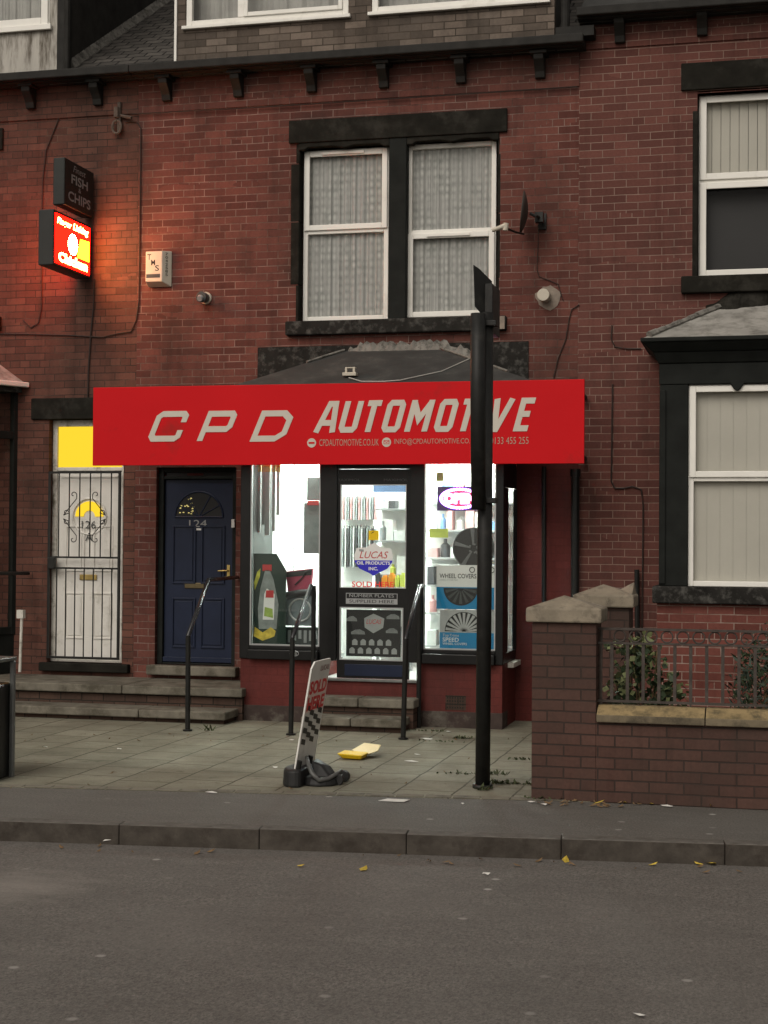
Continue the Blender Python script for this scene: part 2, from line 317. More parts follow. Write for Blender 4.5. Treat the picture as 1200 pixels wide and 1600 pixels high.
# ------------------------------------------------------------------ object helpers
def thing(name, label, cat, loc=(0, 0, 0), group=None):
    o = bpy.data.objects.new(name, None); COL.objects.link(o); o.location = loc; o.empty_display_size = .1
    o['label'] = label; o['category'] = cat
    if group: o['group'] = group
    return o
def rootloc(o):
    l = Vector((0, 0, 0))
    while o is not None: l += o.location; o = o.parent
    return l
class MB:
    def __init__(s): s.v = []; s.f = []; s.mi = []
    def add(s, vs, fs, mi=0):
        b = len(s.v); s.v += [Vector(v) for v in vs]; s.f += [tuple(b + i for i in f) for f in fs]; s.mi += [mi] * len(fs); return s
    def box(s, x0, x1, y0, y1, z0, z1, mi=0):
        if x0 > x1: x0, x1 = x1, x0
        if y0 > y1: y0, y1 = y1, y0
        if z0 > z1: z0, z1 = z1, z0
        return s.add([(x0, y0, z0), (x1, y0, z0), (x1, y1, z0), (x0, y1, z0), (x0, y0, z1), (x1, y0, z1), (x1, y1, z1), (x0, y1, z1)],
                     [(0, 3, 2, 1), (4, 5, 6, 7), (0, 1, 5, 4), (1, 2, 6, 5), (2, 3, 7, 6), (3, 0, 4, 7)], mi)
    def hexa(s, a, b, mi=0):                       # bottom quad a, top quad b (both counter-clockwise seen from above)
        return s.add(list(a) + list(b), [(0, 3, 2, 1), (4, 5, 6, 7), (0, 1, 5, 4), (1, 2, 6, 5), (2, 3, 7, 6), (3, 0, 4, 7)], mi)
    def frame(s, x0, x1, z0, z1, y0, y1, t, tb=None, tt=None):    # four bars butted, of width t
        tb = t if tb is None else tb; tt = t if tt is None else tt
        s.box(x0, x0 + t, y0, y1, z0, z1); s.box(x1 - t, x1, y0, y1, z0, z1)
        s.box(x0 + t, x1 - t, y0, y1, z0, z0 + tb); s.box(x0 + t, x1 - t, y0, y1, z1 - tt, z1); return s
    def prism(s, pts, org, u, v, n, th, mi=0):     # polygon pts in (u, v), extruded by th against n
        org, u, v, n = Vector(org), Vector(u), Vector(v), Vector(n); k = len(pts)
        fr = [org + u * a + v * b for a, b in pts]; bk = [q - n * th for q in fr]
        fs = [tuple(range(k)), tuple(range(2 * k - 1, k - 1, -1))] + [(i, k + i, k + (i + 1) % k, (i + 1) % k) for i in range(k)]
        return s.add(fr + bk, fs, mi)
    def tube(s, pts, r, k=8, mi=0, caps=True):
        pts = [Vector(p) for p in pts]; n = len(pts); rings = []; up = None
        for i, p in enumerate(pts):
            a = pts[max(0, i - 1)]; b = pts[min(n - 1, i + 1)]; d = (b - a).normalized()
            if up is None: up = Vector((0, 0, 1)) if abs(d.z) < .9 else Vector((1, 0, 0))
            x = d.cross(up)
            if x.length < 1e-4: x = d.cross(Vector((0, 1, 0)))
            x.normalize(); y = x.cross(d).normalized(); up = y
            rr = r[i] if isinstance(r, (list, tuple)) else r
            rings.append([p + (x * math.cos(2 * math.pi * j / k) + y * math.sin(2 * math.pi * j / k)) * rr for j in range(k)])
        vs = [q for g in rings for q in g]; fs = []
        for i in range(n - 1):
            for j in range(k): fs.append((i * k + j, i * k + (j + 1) % k, (i + 1) * k + (j + 1) % k, (i + 1) * k + j))
        if caps: fs += [tuple(range(k - 1, -1, -1)), tuple((n - 1) * k + j for j in range(k))]
        return s.add(vs, fs, mi)
    def disc(s, c, u, v, r, th=.002, k=28, r2=None, mi=0):        # flat round plate (r2: second radius)
        c, u, v = Vector(c), Vector(u), Vector(v); n = u.cross(v).normalized()
        return s.prism([(r * math.cos(2 * math.pi * i / k), (r2 or r) * math.sin(2 * math.pi * i / k)) for i in range(k)], c, u, v, n, th, mi)
    def ring(s, c, u, v, r, t, k=24, th=.004, r2=None):
        c, u, v = Vector(c), Vector(u).normalized(), Vector(v).normalized(); q = (r2 or r) / r
        return s.tube([c + u * r * math.cos(2 * math.pi * i / k) + v * r * q * math.sin(2 * math.pi * i / k) for i in range(k + 1)], t, 6, caps=False)
    def clusters(s):                               # separate pieces: face islands whose boxes do not touch
        par = list(range(len(s.v)))
        def fd(a):
            while par[a] != a: par[a] = par[par[a]]; a = par[a]
            return a
        for f in s.f:
            for i in f[1:]: par[fd(i)] = fd(f[0])
        isl = {}
        for k, f in enumerate(s.f): isl.setdefault(fd(f[0]), []).append(k)
        L = []
        for fs in isl.values():
            vs = [s.v[i] for k in fs for i in s.f[k]]
            L.append([[min(v[a] for v in vs) for a in range(3)], [max(v[a] for v in vs) for a in range(3)], fs])
        ch = True
        while ch:
            ch = False
            for i in range(len(L)):
                for j in range(i + 1, len(L)):
                    if all(L[i][0][a] <= L[j][1][a] + .004 and L[j][0][a] <= L[i][1][a] + .004 for a in range(3)):
                        L[i] = [[min(L[i][0][a], L[j][0][a]) for a in range(3)], [max(L[i][1][a], L[j][1][a]) for a in range(3)], L[i][2] + L[j][2]]
                        del L[j]; ch = True; break
                if ch: break
        return [c[2] for c in L]
    def pieces(s, name, mt, parent, **kw):         # one object for each separate piece
        out = []
        for fs in s.clusters():
            q = MB(); idx = {}
            for k in fs:
                for i in s.f[k]:
                    if i not in idx: idx[i] = len(q.v); q.v.append(s.v[i])
                q.f.append(tuple(idx[i] for i in s.f[k])); q.mi.append(s.mi[k])
            out.append(q.build(name, mt, parent, **kw))
        return out
    def build(s, name, mt, parent=None, bevel=0, smooth=False, label=None, kind=None, cat=None, group=None, loc=None, segs=2):
        off = rootloc(parent) if parent is not None else Vector(loc or (0, 0, 0))
        me = bpy.data.meshes.new(name); me.from_pydata([tuple(v - off) for v in s.v], [], s.f)
        for mm in (mt if isinstance(mt, (list, tuple)) else [mt]): me.materials.append(mm)
        for p, i in zip(me.polygons, s.mi): p.material_index = i; p.use_smooth = smooth
        uvl = me.uv_layers.new(name='UVMap').data
        for p in me.polygons:
            n = p.normal; ax = max(range(3), key=lambda i: abs(n[i]))
            for li in p.loop_indices:
                c = s.v[me.loops[li].vertex_index]
                uvl[li].uv = (c.y, c.z) if ax == 0 else ((c.x, c.z) if ax == 1 else (c.x, c.y))
        me.update()
        o = bpy.data.objects.new(name, me); COL.objects.link(o)
        if parent is not None: o.parent = parent
        else: o.location = off
        if bevel:
            b = o.modifiers.new('bevel', 'BEVEL'); b.width = bevel; b.segments = segs; b.limit_method = 'ANGLE'; b.angle_limit = R(40)
        if label: o['label'] = label
        if kind: o['kind'] = kind
        if cat: o['category'] = cat
        if group: o['group'] = group
        return o
def centre(vs):
    xs = [v.x for v in vs]; ys = [v.y for v in vs]; zs = [v.z for v in vs]
    return Vector(((min(xs) + max(xs)) / 2, (min(ys) + max(ys)) / 2, min(zs)))
def solo(mb, name, mt, label, cat, group=None, **kw):             # a thing that is one mesh
    return mb.build(name, mt, None, label=label, cat=cat, group=group, loc=centre(mb.v), **kw)
def holes(mb, x0, x1, z0, z1, hs_, y0, y1):                        # wall slab with rectangular openings
    xs = sorted({x0, x1, *[v for h in hs_ for v in h[:2] if x0 < v < x1]}); zs = sorted({z0, z1, *[v for h in hs_ for v in h[2:] if z0 < v < z1]})
    def solid(i, j):
        if i < 0 or j < 0 or i >= len(xs) - 1 or j >= len(zs) - 1: return False
        cx, cz = (xs[i] + xs[i + 1]) / 2, (zs[j] + zs[j + 1]) / 2
        return not any(h[0] < cx < h[1] and h[2] < cz < h[3] for h in hs_)
    for i in range(len(xs) - 1):
        for j in range(len(zs) - 1):
            if not solid(i, j): continue
            a, b, c, d = xs[i], xs[i + 1], zs[j], zs[j + 1]
            mb.add([(a, y0, c), (b, y0, c), (b, y0, d), (a, y0, d)], [(0, 1, 2, 3)]); mb.add([(a, y1, c), (b, y1, c), (b, y1, d), (a, y1, d)], [(3, 2, 1, 0)])
            if not solid(i - 1, j): mb.add([(a, y0, c), (a, y1, c), (a, y1, d), (a, y0, d)], [(3, 2, 1, 0)])
            if not solid(i + 1, j): mb.add([(b, y0, c), (b, y1, c), (b, y1, d), (b, y0, d)], [(0, 1, 2, 3)])
            if not solid(i, j - 1): mb.add([(a, y0, c), (b, y0, c), (b, y1, c), (a, y1, c)], [(3, 2, 1, 0)])
            if not solid(i, j + 1): mb.add([(a, y0, d), (b, y0, d), (b, y1, d), (a, y1, d)], [(0, 1, 2, 3)])
FX, FZ, FN = Vector((1, 0, 0)), Vector((0, 0, 1)), Vector((0, -1, 0))
def text(s, org, w_, h_, mt, parent, name='lettering', u=FX, v=FZ, shear=0, bold=0, depth=.002, label=None):
    cu = bpy.data.curves.new('t', 'FONT'); cu.body = s; cu.offset = bold; cu.shear = shear; cu.resolution_u = 3
    ob = bpy.data.objects.new('t', cu); COL.objects.link(ob)
    dg = bpy.context.evaluated_depsgraph_get(); me = bpy.data.meshes.new_from_object(ob.evaluated_get(dg))
    vs = [vv.co.copy() for vv in me.vertices]; fs = [tuple(p.vertices) for p in me.polygons]
    bpy.data.objects.remove(ob); bpy.data.curves.remove(cu); bpy.data.meshes.remove(me)
    x0 = min(q.x for q in vs); x1 = max(q.x for q in vs); y0 = min(q.y for q in vs); y1 = max(q.y for q in vs)
    u, v = Vector(u), Vector(v); n = u.cross(v).normalized(); org = Vector(org); mb = MB()
    mb.add([org + u * ((q.x - x0) / (x1 - x0) * w_) + v * ((q.y - y0) / (y1 - y0) * h_) + n * depth for q in vs], fs)
    return mb.build(name, mt, parent, label=label)
def stroke(mb, pts, t, T, closed=False, lift=0):                  # thick polyline with mitred corners; T maps (a, b, lift) to 3-D
    n = len(pts); P = [Vector((p[0], p[1])) for p in pts]; L = []; Rr = []
    for i in range(n):
        a = P[i - 1] if (i > 0 or closed) else None; b = P[(i + 1) % n] if (i < n - 1 or closed) else None
        d1 = (P[i] - a).normalized() if a is not None else None; d2 = (b - P[i]).normalized() if b is not None else None
        d1 = d1 or d2; d2 = d2 or d1
        n1 = Vector((-d1.y, d1.x)); n2 = Vector((-d2.y, d2.x)); mm = (n1 + n2)
        mm = mm.normalized() if mm.length > 1e-5 else n1; k = min(2.5, 1 / max(.3, mm.dot(n1)))
        L.append(P[i] + mm * t / 2 * k); Rr.append(P[i] - mm * t / 2 * k)
    for i in range(n if closed else n - 1):
        j = (i + 1) % n; q = [Rr[i], Rr[j], L[j], L[i]]; lift += .00025
        mb.add([T(c.x, c.y, lift) for c in q] + [T(c.x, c.y, -.004) for c in q], [(0, 1, 2, 3), (0, 4, 5, 1), (1, 5, 6, 2), (2, 6, 7, 3), (3, 7, 4, 0)])
GL = {
 'C': [([(1, .66), (1, .9), (.9, 1), (.12, 1), (0, .88), (0, .12), (.1, 0), (.9, 0), (1, .1), (1, .34)], 0)],
 'P': [([(0, -.09), (0, 1), (.9, 1), (1, .9), (1, .5), (.9, .38), (0.05, .38)], 0)],
 'D': [([(0, 0), (0, 1), (.75, 1), (1, .78), (1, .22), (.75, 0)], 1)],
 'A': [([(-.05, -.1), (.42, 1), (.78, 1), (1.0, -.1)], 0), ([(.2, .27), (.95, .27)], 0)],
 'U': [([(0, 1.09), (0, .1), (.14, 0), (.86, 0), (1, .1), (1, 1.09)], 0)],
 'T': [([(-.12, 1), (1.12, 1)], 0), ([(.5, 1), (.5, -.09)], 0)],
 'O': [([(.14, 0), (.86, 0), (1, .1), (1, .9), (.86, 1), (.14, 1), (0, .9), (0, .1)], 1)],
 'M': [([(0, -.09), (0, 1.09)], 0), ([(.02, 1.0), (.5, .38), (.98, 1.0)], 0), ([(1, 1.09), (1, -.09)], 0)],
 'I': [([(0, -.09), (0, 1.09)], 0)],
 'V': [([(0, 1.09), (.32, -.02), (.42, -.02), (1, 1.09)], 0)],
 'E': [([(1, 1), (0, 1), (0, 0), (1, 0)], 0), ([(0, .52), (.85, .52)], 0)]}

# ================================================================== ground
kb0, kb1 = G(0, 1283), G(1200, 1321.5)
kd = (kb1 - kb0).normalized(); kn = Vector((-kd.y, kd.x, 0))      # along the kerb; towards the houses
b0, b1 = G(0, 1230), G(831, 1251)
bd = (b1 - b0).normalized()
def sheet(name, pts, mt, th=.3):
    mb = MB(); k = len(pts); p = [Vector(q) for q in pts]
    mb.add(p + [q - Vector((0, 0, th)) for q in p], [tuple(range(k))] + [(i, k + i, k + (i + 1) % k, (i + 1) % k) for i in range(k)])
    return mb.build(name, mt, kind='structure')
kA, kB = kb0 - kd * 40, kb0 + kd * 45
rz = -.125
sheet('road', [(-70, -70, rz), (80, -70, rz), (kB.x, kB.y + .05, rz), (kA.x, kA.y + .05, rz)], M_road)
pk = kn * .135
bA, bB = b0 - bd * 40, b0 + bd * 45
sheet('pavement', [kA + pk, kB + pk, (bB.x, bB.y, 0), (bA.x, bA.y, 0)], M_path)
sheet('forecourt', [(bA.x, bA.y, .004), (bB.x, bB.y, .004), (bB.x, .3, .004), (bA.x, .3, .004)], M_pave)
mb = MB(); joints = [G(x, 1283 + 38.5 * x / 1200).x for x in (186, 405, 635, 877, 1133)]
ts = [(G(x, 1283 + 38.5 * x / 1200) - kb0).length * (1 if x > 0 else -1) for x in (186, 405, 635, 877, 1133)]
cuts = [ts[0] - .93 * i for i in range(20, 0, -1)] + ts + [ts[-1] + .93 * i for i in range(1, 20)]
for a, b in zip(cuts, cuts[1:]):
    p0, p1 = kb0 + kd * (a + .0015), kb0 + kd * (b - .0015); j = random.uniform(-.003, .003)
    o_ = kn * random.uniform(-.003, .003)
    mb.hexa([(p + Vector((0, 0, -.3)) + o_) for p in (p0, p1, p1 + pk, p0 + pk)], [(p + Vector((0, 0, .004 + j)) + o_) for p in (p0, p1, p1 + pk, p0 + pk)])
M_kerbF = mat('kerb_face', (.070, .061, .052), .9, .3, 9, .6, 60, dirt=(.045, .038, .032), damt=.45, dscale=6, spec=.05)  # upright kerb faces: shade put into the darker colour, along with dirt
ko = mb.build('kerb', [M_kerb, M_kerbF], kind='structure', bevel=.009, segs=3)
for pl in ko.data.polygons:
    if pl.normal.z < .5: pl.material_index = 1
mb = MB(); t_ = -2.0                                               # edging row of small setts
L_ = (b1 - b0).length
while t_ < L_ + .05:
    wd = random.uniform(.17, .22); p0 = b0 + bd * (t_ + .006); p1 = b0 + bd * (t_ + wd - .006); q = Vector((-bd.y, bd.x, 0)) * .10
    mb.hexa([p + Vector((0, 0, -.02)) for p in (p0, p1, p1 + q, p0 + q)], [p + Vector((0, 0, .009)) for p in (p0, p1, p1 + q, p0 + q)]); t_ += wd
mb.build('edging_setts', M_sett, kind='structure', bevel=.004)

# ================================================================== houses
xAB = W(215, 400).x; xBC = W(904, 350).x
zgut = W(450, 100, -.25).z                                         # underside of the gutter
XL, XR = xAB - 5.2, xBC + 5.5
ZB, ZC = zgut, W(1050, 18, -.25).z
BY = -.80                                                          # front of the shop bay
hA = thing('terraced_house', 'red brick terraced house at left with white door behind black gate', 'house', (xAB - 2.6, 0, 0))
hB = thing('terraced_house', 'red brick house in the middle with the shopfront and navy door 124', 'house', ((xAB + xBC) / 2, 0, 0))
hC = thing('terraced_house', 'red brick house at right behind garden wall, with black stone bay window', 'house', (xBC + 2.7, 0, 0))
def shell(mb, x0, x1, ztop):                                       # back and party walls
    mb.box(x0 + .01, x0 + .12, .32, 7.9, 0, ztop); mb.box(x1 - .12, x1 - .01, .32, 7.9, 0, ztop); mb.box(x0 + .01, x1 - .01, 7.9, 8.1, 0, ztop)
    mb.add([(x0 + .12, .32, ztop - .02), (x1 - .12, .32, ztop - .02), (x1 - .12, 7.9, ztop - .02), (x0 + .12, 7.9, ztop - .02)], [(0, 1, 2, 3)])
def upvc(root, x0, x1, z0, z1, Y, split, sash, curtain, fr=.05, back=None):
    """window thing part: frame > sash bars, pane, curtain; split = transom height, sash = which light has its own sash frame ('t','b','')"""
    mb = MB(); mb.frame(x0, x1, z0, z1, Y, Y + .06, fr)
    if split: mb.box(x0 + fr, x1 - fr, Y, Y + .06, split - fr * .45, split + fr * .45)
    wn = mb.build('window', M_upvc, root, bevel=.006)
    lights = [(z0, split, 'b'), (split, z1, 't')] if split else [(z0, z1, 't')]
    for a, b, k in lights:
        if k in sash:
            s_ = MB(); s_.frame(x0 + .012, x1 - .012, a + .014, b - .014, Y - .022, Y - .001, fr * 1.15)
            s_.build('sash', M_upvc, wn, bevel=.006)
    p = MB(); p.add([(x0 + .02, Y + .033, z0 + .02), (x1 - .02, Y + .033, z0 + .02), (x1 - .02, Y + .033, z1 - .02), (x0 + .02, Y + .033, z1 - .02)], [(0, 1, 2, 3)]); p.build('pane', M_glass, wn)
    return wn
def folds(x0, x1, z0, z1, Y, amp, wave, jit=.3):
    mb = MB(); n = int((x1 - x0) / .012) + 2; ph = random.random() * 6; prev = None; vs = []
    for i in range(n + 1):
        x = x0 + (x1 - x0) * i / n
        y = Y + amp * (math.sin(ph + x * 6.283 / wave) + .5 * math.sin(ph * 2 + x * 6.283 / wave * 1.7) + jit * math.sin(x * 190))
        vs += [(x, y, z0), (x, y, z1)]
    mb.add(vs, [(2 * i, 2 * i + 2, 2 * i + 3, 2 * i + 1) for i in range(n)]); return mb
def corbel(root, px, py, Y=0.0, sc_=1.0):
    p = W(px, py, -.1); x, z = p.x, p.z; mb = MB()
    mb.box(x - .085, x + .085, -.205, .0, z - .035, z)
    mb.prism([(0, 0), (.19, 0), (.185, -.05), (.12, -.11), (.085, -.15), (.07, -.21), (0, -.21)], (x + .05, -.001, z - .035), (0, -1, 0), (0, 0, 1), (1, 0, 0), .10)
    mb.build('corbel', M_gutter, root, bevel=.006)
def gutter(root, x0, x1, z, name='gutter'):
    mb = MB(); mb.box(x0, x1, -.22, .05, z, z + .03); mb.box(x0, x1, -.30, -.222, z + .012, z + .10); mb.box(x0, x1, -.222, -.03, z + .03, z + .065)
    mb.build(name, M_gutter, root, bevel=.012)
def roofpart(root, x0, x1, z, mt=None):
    mb = MB(); y0, y1, y2 = -.12, 4.1, 8.3; zr = z + .09; pr = .60; th = .1
    mb.hexa([(x0, y0, zr - th), (x1, y0, zr - th), (x1, y1, zr + (y1 - y0) * pr - th), (x0, y1, zr + (y1 - y0) * pr - th)],
            [(x0, y0, zr), (x1, y0, zr), (x1, y1, zr + (y1 - y0) * pr), (x0, y1, zr + (y1 - y0) * pr)])
    mb.hexa([(x0, y1, zr + (y1 - y0) * pr - th), (x1, y1, zr + (y1 - y0) * pr - th), (x1, y2, zr - th), (x0, y2, zr - th)],
            [(x0, y1, zr + (y1 - y0) * pr), (x1, y1, zr + (y1 - y0) * pr), (x1, y2, zr), (x0, y2, zr)])
    return mb.build('roof', mt or M_tile, root)

# ---------------- house A (left)
dA = rect(75, 655, 192, 1036, 0)
wins = [(W(-120, 300).x, W(-3, 300).x, W(0, 495).z, W(0, 235).z)]
mb = MB(); holes(mb, XL, xAB - .0005, 0, ZB + .1, [(dA[0], dA[1], dA[2], dA[3]), wins[0]], 0, .3); shell(mb, XL, xAB - .0005, ZB + .1)
mb.build('wall', M_brickA, hA)
bandz = W(450, 163).z
mb = MB(); mb.box(XL, xAB - .0005, -.018, -.0005, bandz, ZB); mb.build('band_course', M_brickA, hA)
gutter(hA, XL, xAB, ZB); roofpart(hA, XL, xAB - .001, ZB)
for px, py in ((-62, 140), (45, 133), (150, 127)): corbel(hA, px, py)
# stone head and sill of the window just out of frame
wx0, wx1, wz0, wz1 = wins[0]
mb = MB(); mb.box(wx0 - .1, wx1 + .06, -.03, .1, wz1, wz1 + .24); mb.build('lintel', M_stone, hA, bevel=.008)
mb = MB(); mb.box(wx0 - .1, wx1 + .06, -.07, .1, wz0 - .15, wz0); mb.build('sill', M_stone, hA, bevel=.008)
upvc(hA, wx0, wx1, wz0, wz1, .12, (wz0 + wz1) / 2, 't', None); folds(wx0, wx1, wz0, wz1, .25, .01, .1).build('curtain', M_lace, hA)
# door 126A: head, frame, transom, door leaf, gate
x0, x1, z0, z1 = dA
mb = MB(); mb.box(W(50, 640).x, x1 + .16, -.03, .12, z1 + .0, W(100, 622).z); mb.build('lintel', M_stone, hA, bevel=.01)
zt = W(130, 733, .1).z
mb = MB(); mb.frame(x0 + .001, x1 - .001, z0 + .001, z1 - .001, .09, .17, .055, .03, .07); mb.box(x0 + .056, x1 - .056, .09, .17, zt - .02, zt + .02)
df = mb.build('door_frame', M_upvcold, hA, bevel=.005)
mb = MB(); mb.box(x0 + .056, x1 - .056, .12, .126, zt + .02, z1 - .071); mb.build('transom_pane', E_yellow, df)
mb = MB(); mb.box(x0 - .06, x1 + .1, -.08, .09, z0 - .09, z0); mb.build('door_sill', M_stone, hA, bevel=.01)
lx0, lx1, lz0, lz1 = x0 + .058, x1 - .058, z0 + .033, zt - .023
mb = MB(); mb.box(lx0, lx1, .105, .15, lz0, lz1); dr = mb.build('door', M_whitedoor, hA, bevel=.004)
dcx = (lx0 + lx1) / 2; fz = W(138, 807, .1).z; fr_ = .165
mb = MB()
for a, b, c, d in ((lx0 + .10, dcx - .05, lz0 + .22, lz0 + .72), (dcx + .05, lx1 - .10, lz0 + .22, lz0 + .72), (lx0 + .10, dcx - .05, lz0 + .95, fz - .10), (dcx + .05, lx1 - .10, lz0 + .95, fz - .10)):
    mb.frame(a, b, c, d, .094, .1045, .018); mb.box(a + .035, b - .035, .097, .1045, c + .035, d - .035)
mb.ring((dcx, .1, fz), FX, FZ, fr_ + .03, .012); mb.box(lx0 + .05, lx1 - .05, .096, .1045, lz1 - .07, lz1 - .05)
mb.build('moulding', M_whitedoor, dr, bevel=.003)
mb = MB(); arc = [(fr_ * math.cos(math.pi * i / 16), fr_ * math.sin(math.pi * i / 16)) for i in range(17)] + [(.06 * math.cos(math.pi * i / 8), .06 * math.sin(math.pi * i / 8)) for i in range(8, -1, -1)]
for i in range(16):
    a0, a1 = math.pi * i / 16, math.pi * (i + 1) / 16
    mb.add([(dcx + rr * math.cos(a), .0975, fz + rr * math.sin(a)) for rr, a in ((.065, a0), (fr_, a0), (fr_, a1), (.065, a1))], [(0, 1, 2, 3)])
mb.build('fanlight', E_yellow, dr)
text('126', (dcx - .085, .092, W(138, 826, .1).z), .165, .085, M_dkgrey, dr, bold=.0)
text('A', (dcx - .04, .092, W(138, 845, .1).z), .08, .085, M_dkgrey, dr, bold=.0)
mb = MB(); q = W(138, 902, .1); mb.box(q.x - .10, q.x + .10, .088, .1045, q.z - .03, q.z + .03); mb.build('letterbox', M_gold, dr, bevel=.006)
gt = MB(); gy0, gy1 = .0, .02
gx0, gx1 = W(75, 800).x, W(188, 800).x; gz1 = W(132, 738).z; gz0 = W(132, 1028).z; gm1, gm0 = W(132, 871).z, W(132, 888).z
for z_ in (gz1, gz0): gt.box(gx0, gx1, gy0, gy1, z_ - .012, z_ + .012)
for z_ in (gm1, gm0): gt.box(gx0 + .024, gx1 - .026, gy0, gy1, z_ - .01, z_ + .01)
gt.box(gx1 - .026, gx1 - .001, gy0 - .003, gy1 + .003, gz0 + .0125, gz1 - .0125); gt.box(gx0 + .001, gx0 + .022, gy0 - .003, gy1 + .003, gz0 + .0125, gz1 - .0125)
for i in range(1, 7):
    x = gx0 + (gx1 - gx0) * i / 6.9; gt.tube([(x, .01, gm1), (x, .01, gz1)], .007, 6)
for i in range(1, 8):
    x = gx0 + (gx1 - gx0) * i / 7.9; gt.tube([(x, .01, gz0), (x, .01, gm0)], .007, 6)
gate = gt.build('security_gate', M_black, hA)
mb = MB(); gcx, gcz = dcx - .01, W(138, 808).z
for sx in (-1, 1):                                                 # scroll work
    for sz in (-1, 1):
        def sp(cx, cz, r_, a0, tn, s1): return [(cx + s1 * r_ * (1 - .75 * k / 14) * math.cos(a0 + tn * k / 14), -.004, cz + r_ * (1 - .75 * k / 14) * math.sin(a0 + tn * k / 14)) for k in range(15)]
        c1 = sp(gcx + sx * .13, gcz + sz * .24, .038, 0, sz * 4.6, -sx)
        c2 = sp(gcx + sx * .215, gcz + sz * .045, .036, 0, sz * 4.6, -sx)
        mb.tube([(gcx + sx * .245, -.004, gcz + sz * .02), (gcx + sx * .092, -.004, gcz + sz * .2)] + c1, .005, 5)
        mb.tube([(gcx + sx * .245, -.004, gcz + sz * .02)] + c2, .005, 5)
mb.pieces('scroll', M_black, gate)
mb = MB(); q = W(83, 880); mb.box(q.x - .06, q.x + .02, -.02, .045, q.z - .06, q.z + .06); mb.build('lock_box', M_black, gate, bevel=.004)
# dormer of house A
DY = .02
ax1 = W(89, 60, DY).x; az0 = ZB + .10
mb = MB(); mb.box(XL + .5, ax1, DY, DY + .05, az0 - .03, W(40, 49, DY).z); brd = mb.build('dormer_boarding', M_timber, hA)
a = rect(-200, -140, 79, 42, DY)
aw = upvc(hA, a[0], a[1], W(40, 44, DY).z, a[3], DY - .01, None, 't', None, fr=.07)
folds(a[0], a[1], a[2], a[3], DY + .25, .01, .14).build('net_curtain', M_net, aw)
mb = MB(); z_ = W(40, 46, DY).z; mb.box(a[0], a[1] + .03, DY - .05, DY - .011, z_ - .03, z_ + .03); mb.build('sill', M_upvc, aw, bevel=.006)
mb = MB(); mb.box(a[1] + .001, ax1, DY, DY + .06, W(40, 49, DY).z, a[3] + .2); mb.build('corner_board', M_timber, hA)
mb = MB(); mb.box(ax1 + .001, ax1 + .12, DY + .0, DY + .12, az0 - .03, a[3] + .2); mb.tube([(ax1 + .13, DY - .02, az0), (ax1 + .13, DY - .02, a[3] + .2)], .035, 10)
mb.build('downpipe', M_gutter, hA)
pr = .60; xc = ax1 + .1
mb = MB(); yy0, yy1 = DY + .1, 3.2; zz = lambda y: ZB + .09 + (y + .12) * pr
mb.prism([(yy0, zz(yy0) - .03), (yy1, zz(yy1) - .03), (yy1, a[3] + 1.6), (yy0, a[3] + 1.6)], (xc, 0, 0), (0, 1, 0), (0, 0, 1), (1, 0, 0), .08); mb.pieces('dormer_cheek', M_darkslate, hA)
mb = MB()                                                          # mortar fillet along the cheek
for i in range(22):
    y = .12 + i * .13; j = random.uniform(-.012, .012)
    mb.hexa([(xc + .001, y, zz(y) - .01), (xc + .07 + j, y, zz(y) - .01), (xc + .07 + j, y + .125, zz(y + .125) - .01), (xc + .001, y + .125, zz(y + .125) - .01)],
            [(xc + .001, y, zz(y) + .10), (xc + .03 + j, y, zz(y) + .06 + j), (xc + .03 + j, y + .125, zz(y + .125) + .06 + j), (xc + .001, y + .125, zz(y + .125) + .10)])
mb.build('mortar_fillet', M_mortar, hA, bevel=.01)
# canted shop bay of house A, mostly out of frame
bx1 = W(24, 800).x; bx0 = bx1 - .45
p0 = Vector((bx0, -.85, 0)); p1 = Vector((bx1, -.001, 0)); cdv = (p1 - p0).normalized(); cnv = Vector((cdv.y, -cdv.x, 0)); Lc = (p1 - p0).length
ztop = W(10, 612, -.2).z
def cbox(mb, a, b, c, d, z0, z1):                                  # box along the cant: a..b along, c..d outward
    q = [p0 + cdv * a + cnv * c, p0 + cdv * b + cnv * c, p0 + cdv * b + cnv * d, p0 + cdv * a + cnv * d]
    q = q[::-1]
    mb.hexa([v + Vector((0, 0, z0)) for v in q], [v + Vector((0, 0, z1)) for v in q])
mb = MB(); cbox(mb, 0, Lc, -.12, 0, .33, .75); mb.box(XL + .6, bx0, -.85, -.73, .33, .75); sf = mb.build('shop_bay', M_paintStone, hA)
mb = MB()
for k in (0, .46, .92): cbox(mb, k, k + .06, -.06, .015, .751, ztop)
cbox(mb, .061, .459, -.06, .012, .751, .83); cbox(mb, .521, .919, -.06, .012, .751, .83); cbox(mb, .061, .459, -.06, .012, ztop - .5, ztop - .42); cbox(mb, .521, .919, -.06, .012, ztop - .5, ztop - .42)
for i in range(5): mb.box(bx0 - .08 - i * .8, bx0 - i * .8 - .02, -.85, -.79, .751, ztop)
mb.build('bay_frame', M_paintStone, sf, bevel=.004)
mb = MB(); cbox(mb, .03, Lc - .03, -.03, -.025, .83, ztop); mb.box(XL + .6, bx0 - .02, -.82, -.815, .83, ztop); mb.pieces('pane', M_glass, sf)
mb = MB(); mb.box(XL + .6, bx0 - .2, -.25, -.2, .75, ztop - .1); mb.build('lit_blind', emit('dim_yellow_blind', (.75, .62, .16), .25), sf)
mb = MB(); cbox(mb, -.05, Lc, -.2, .1, ztop + .001, ztop + .12); mb.box(XL + .6, bx0 - .03, -.95, -.6, ztop + .001, ztop + .12); mb.build('bay_head', M_stonePeel, sf)
mb = MB(); cbox(mb, -.1, Lc + .06, .101, .15, ztop + .06, ztop + .115); mb.build('bay_gutter', M_upvc, sf, bevel=.01)
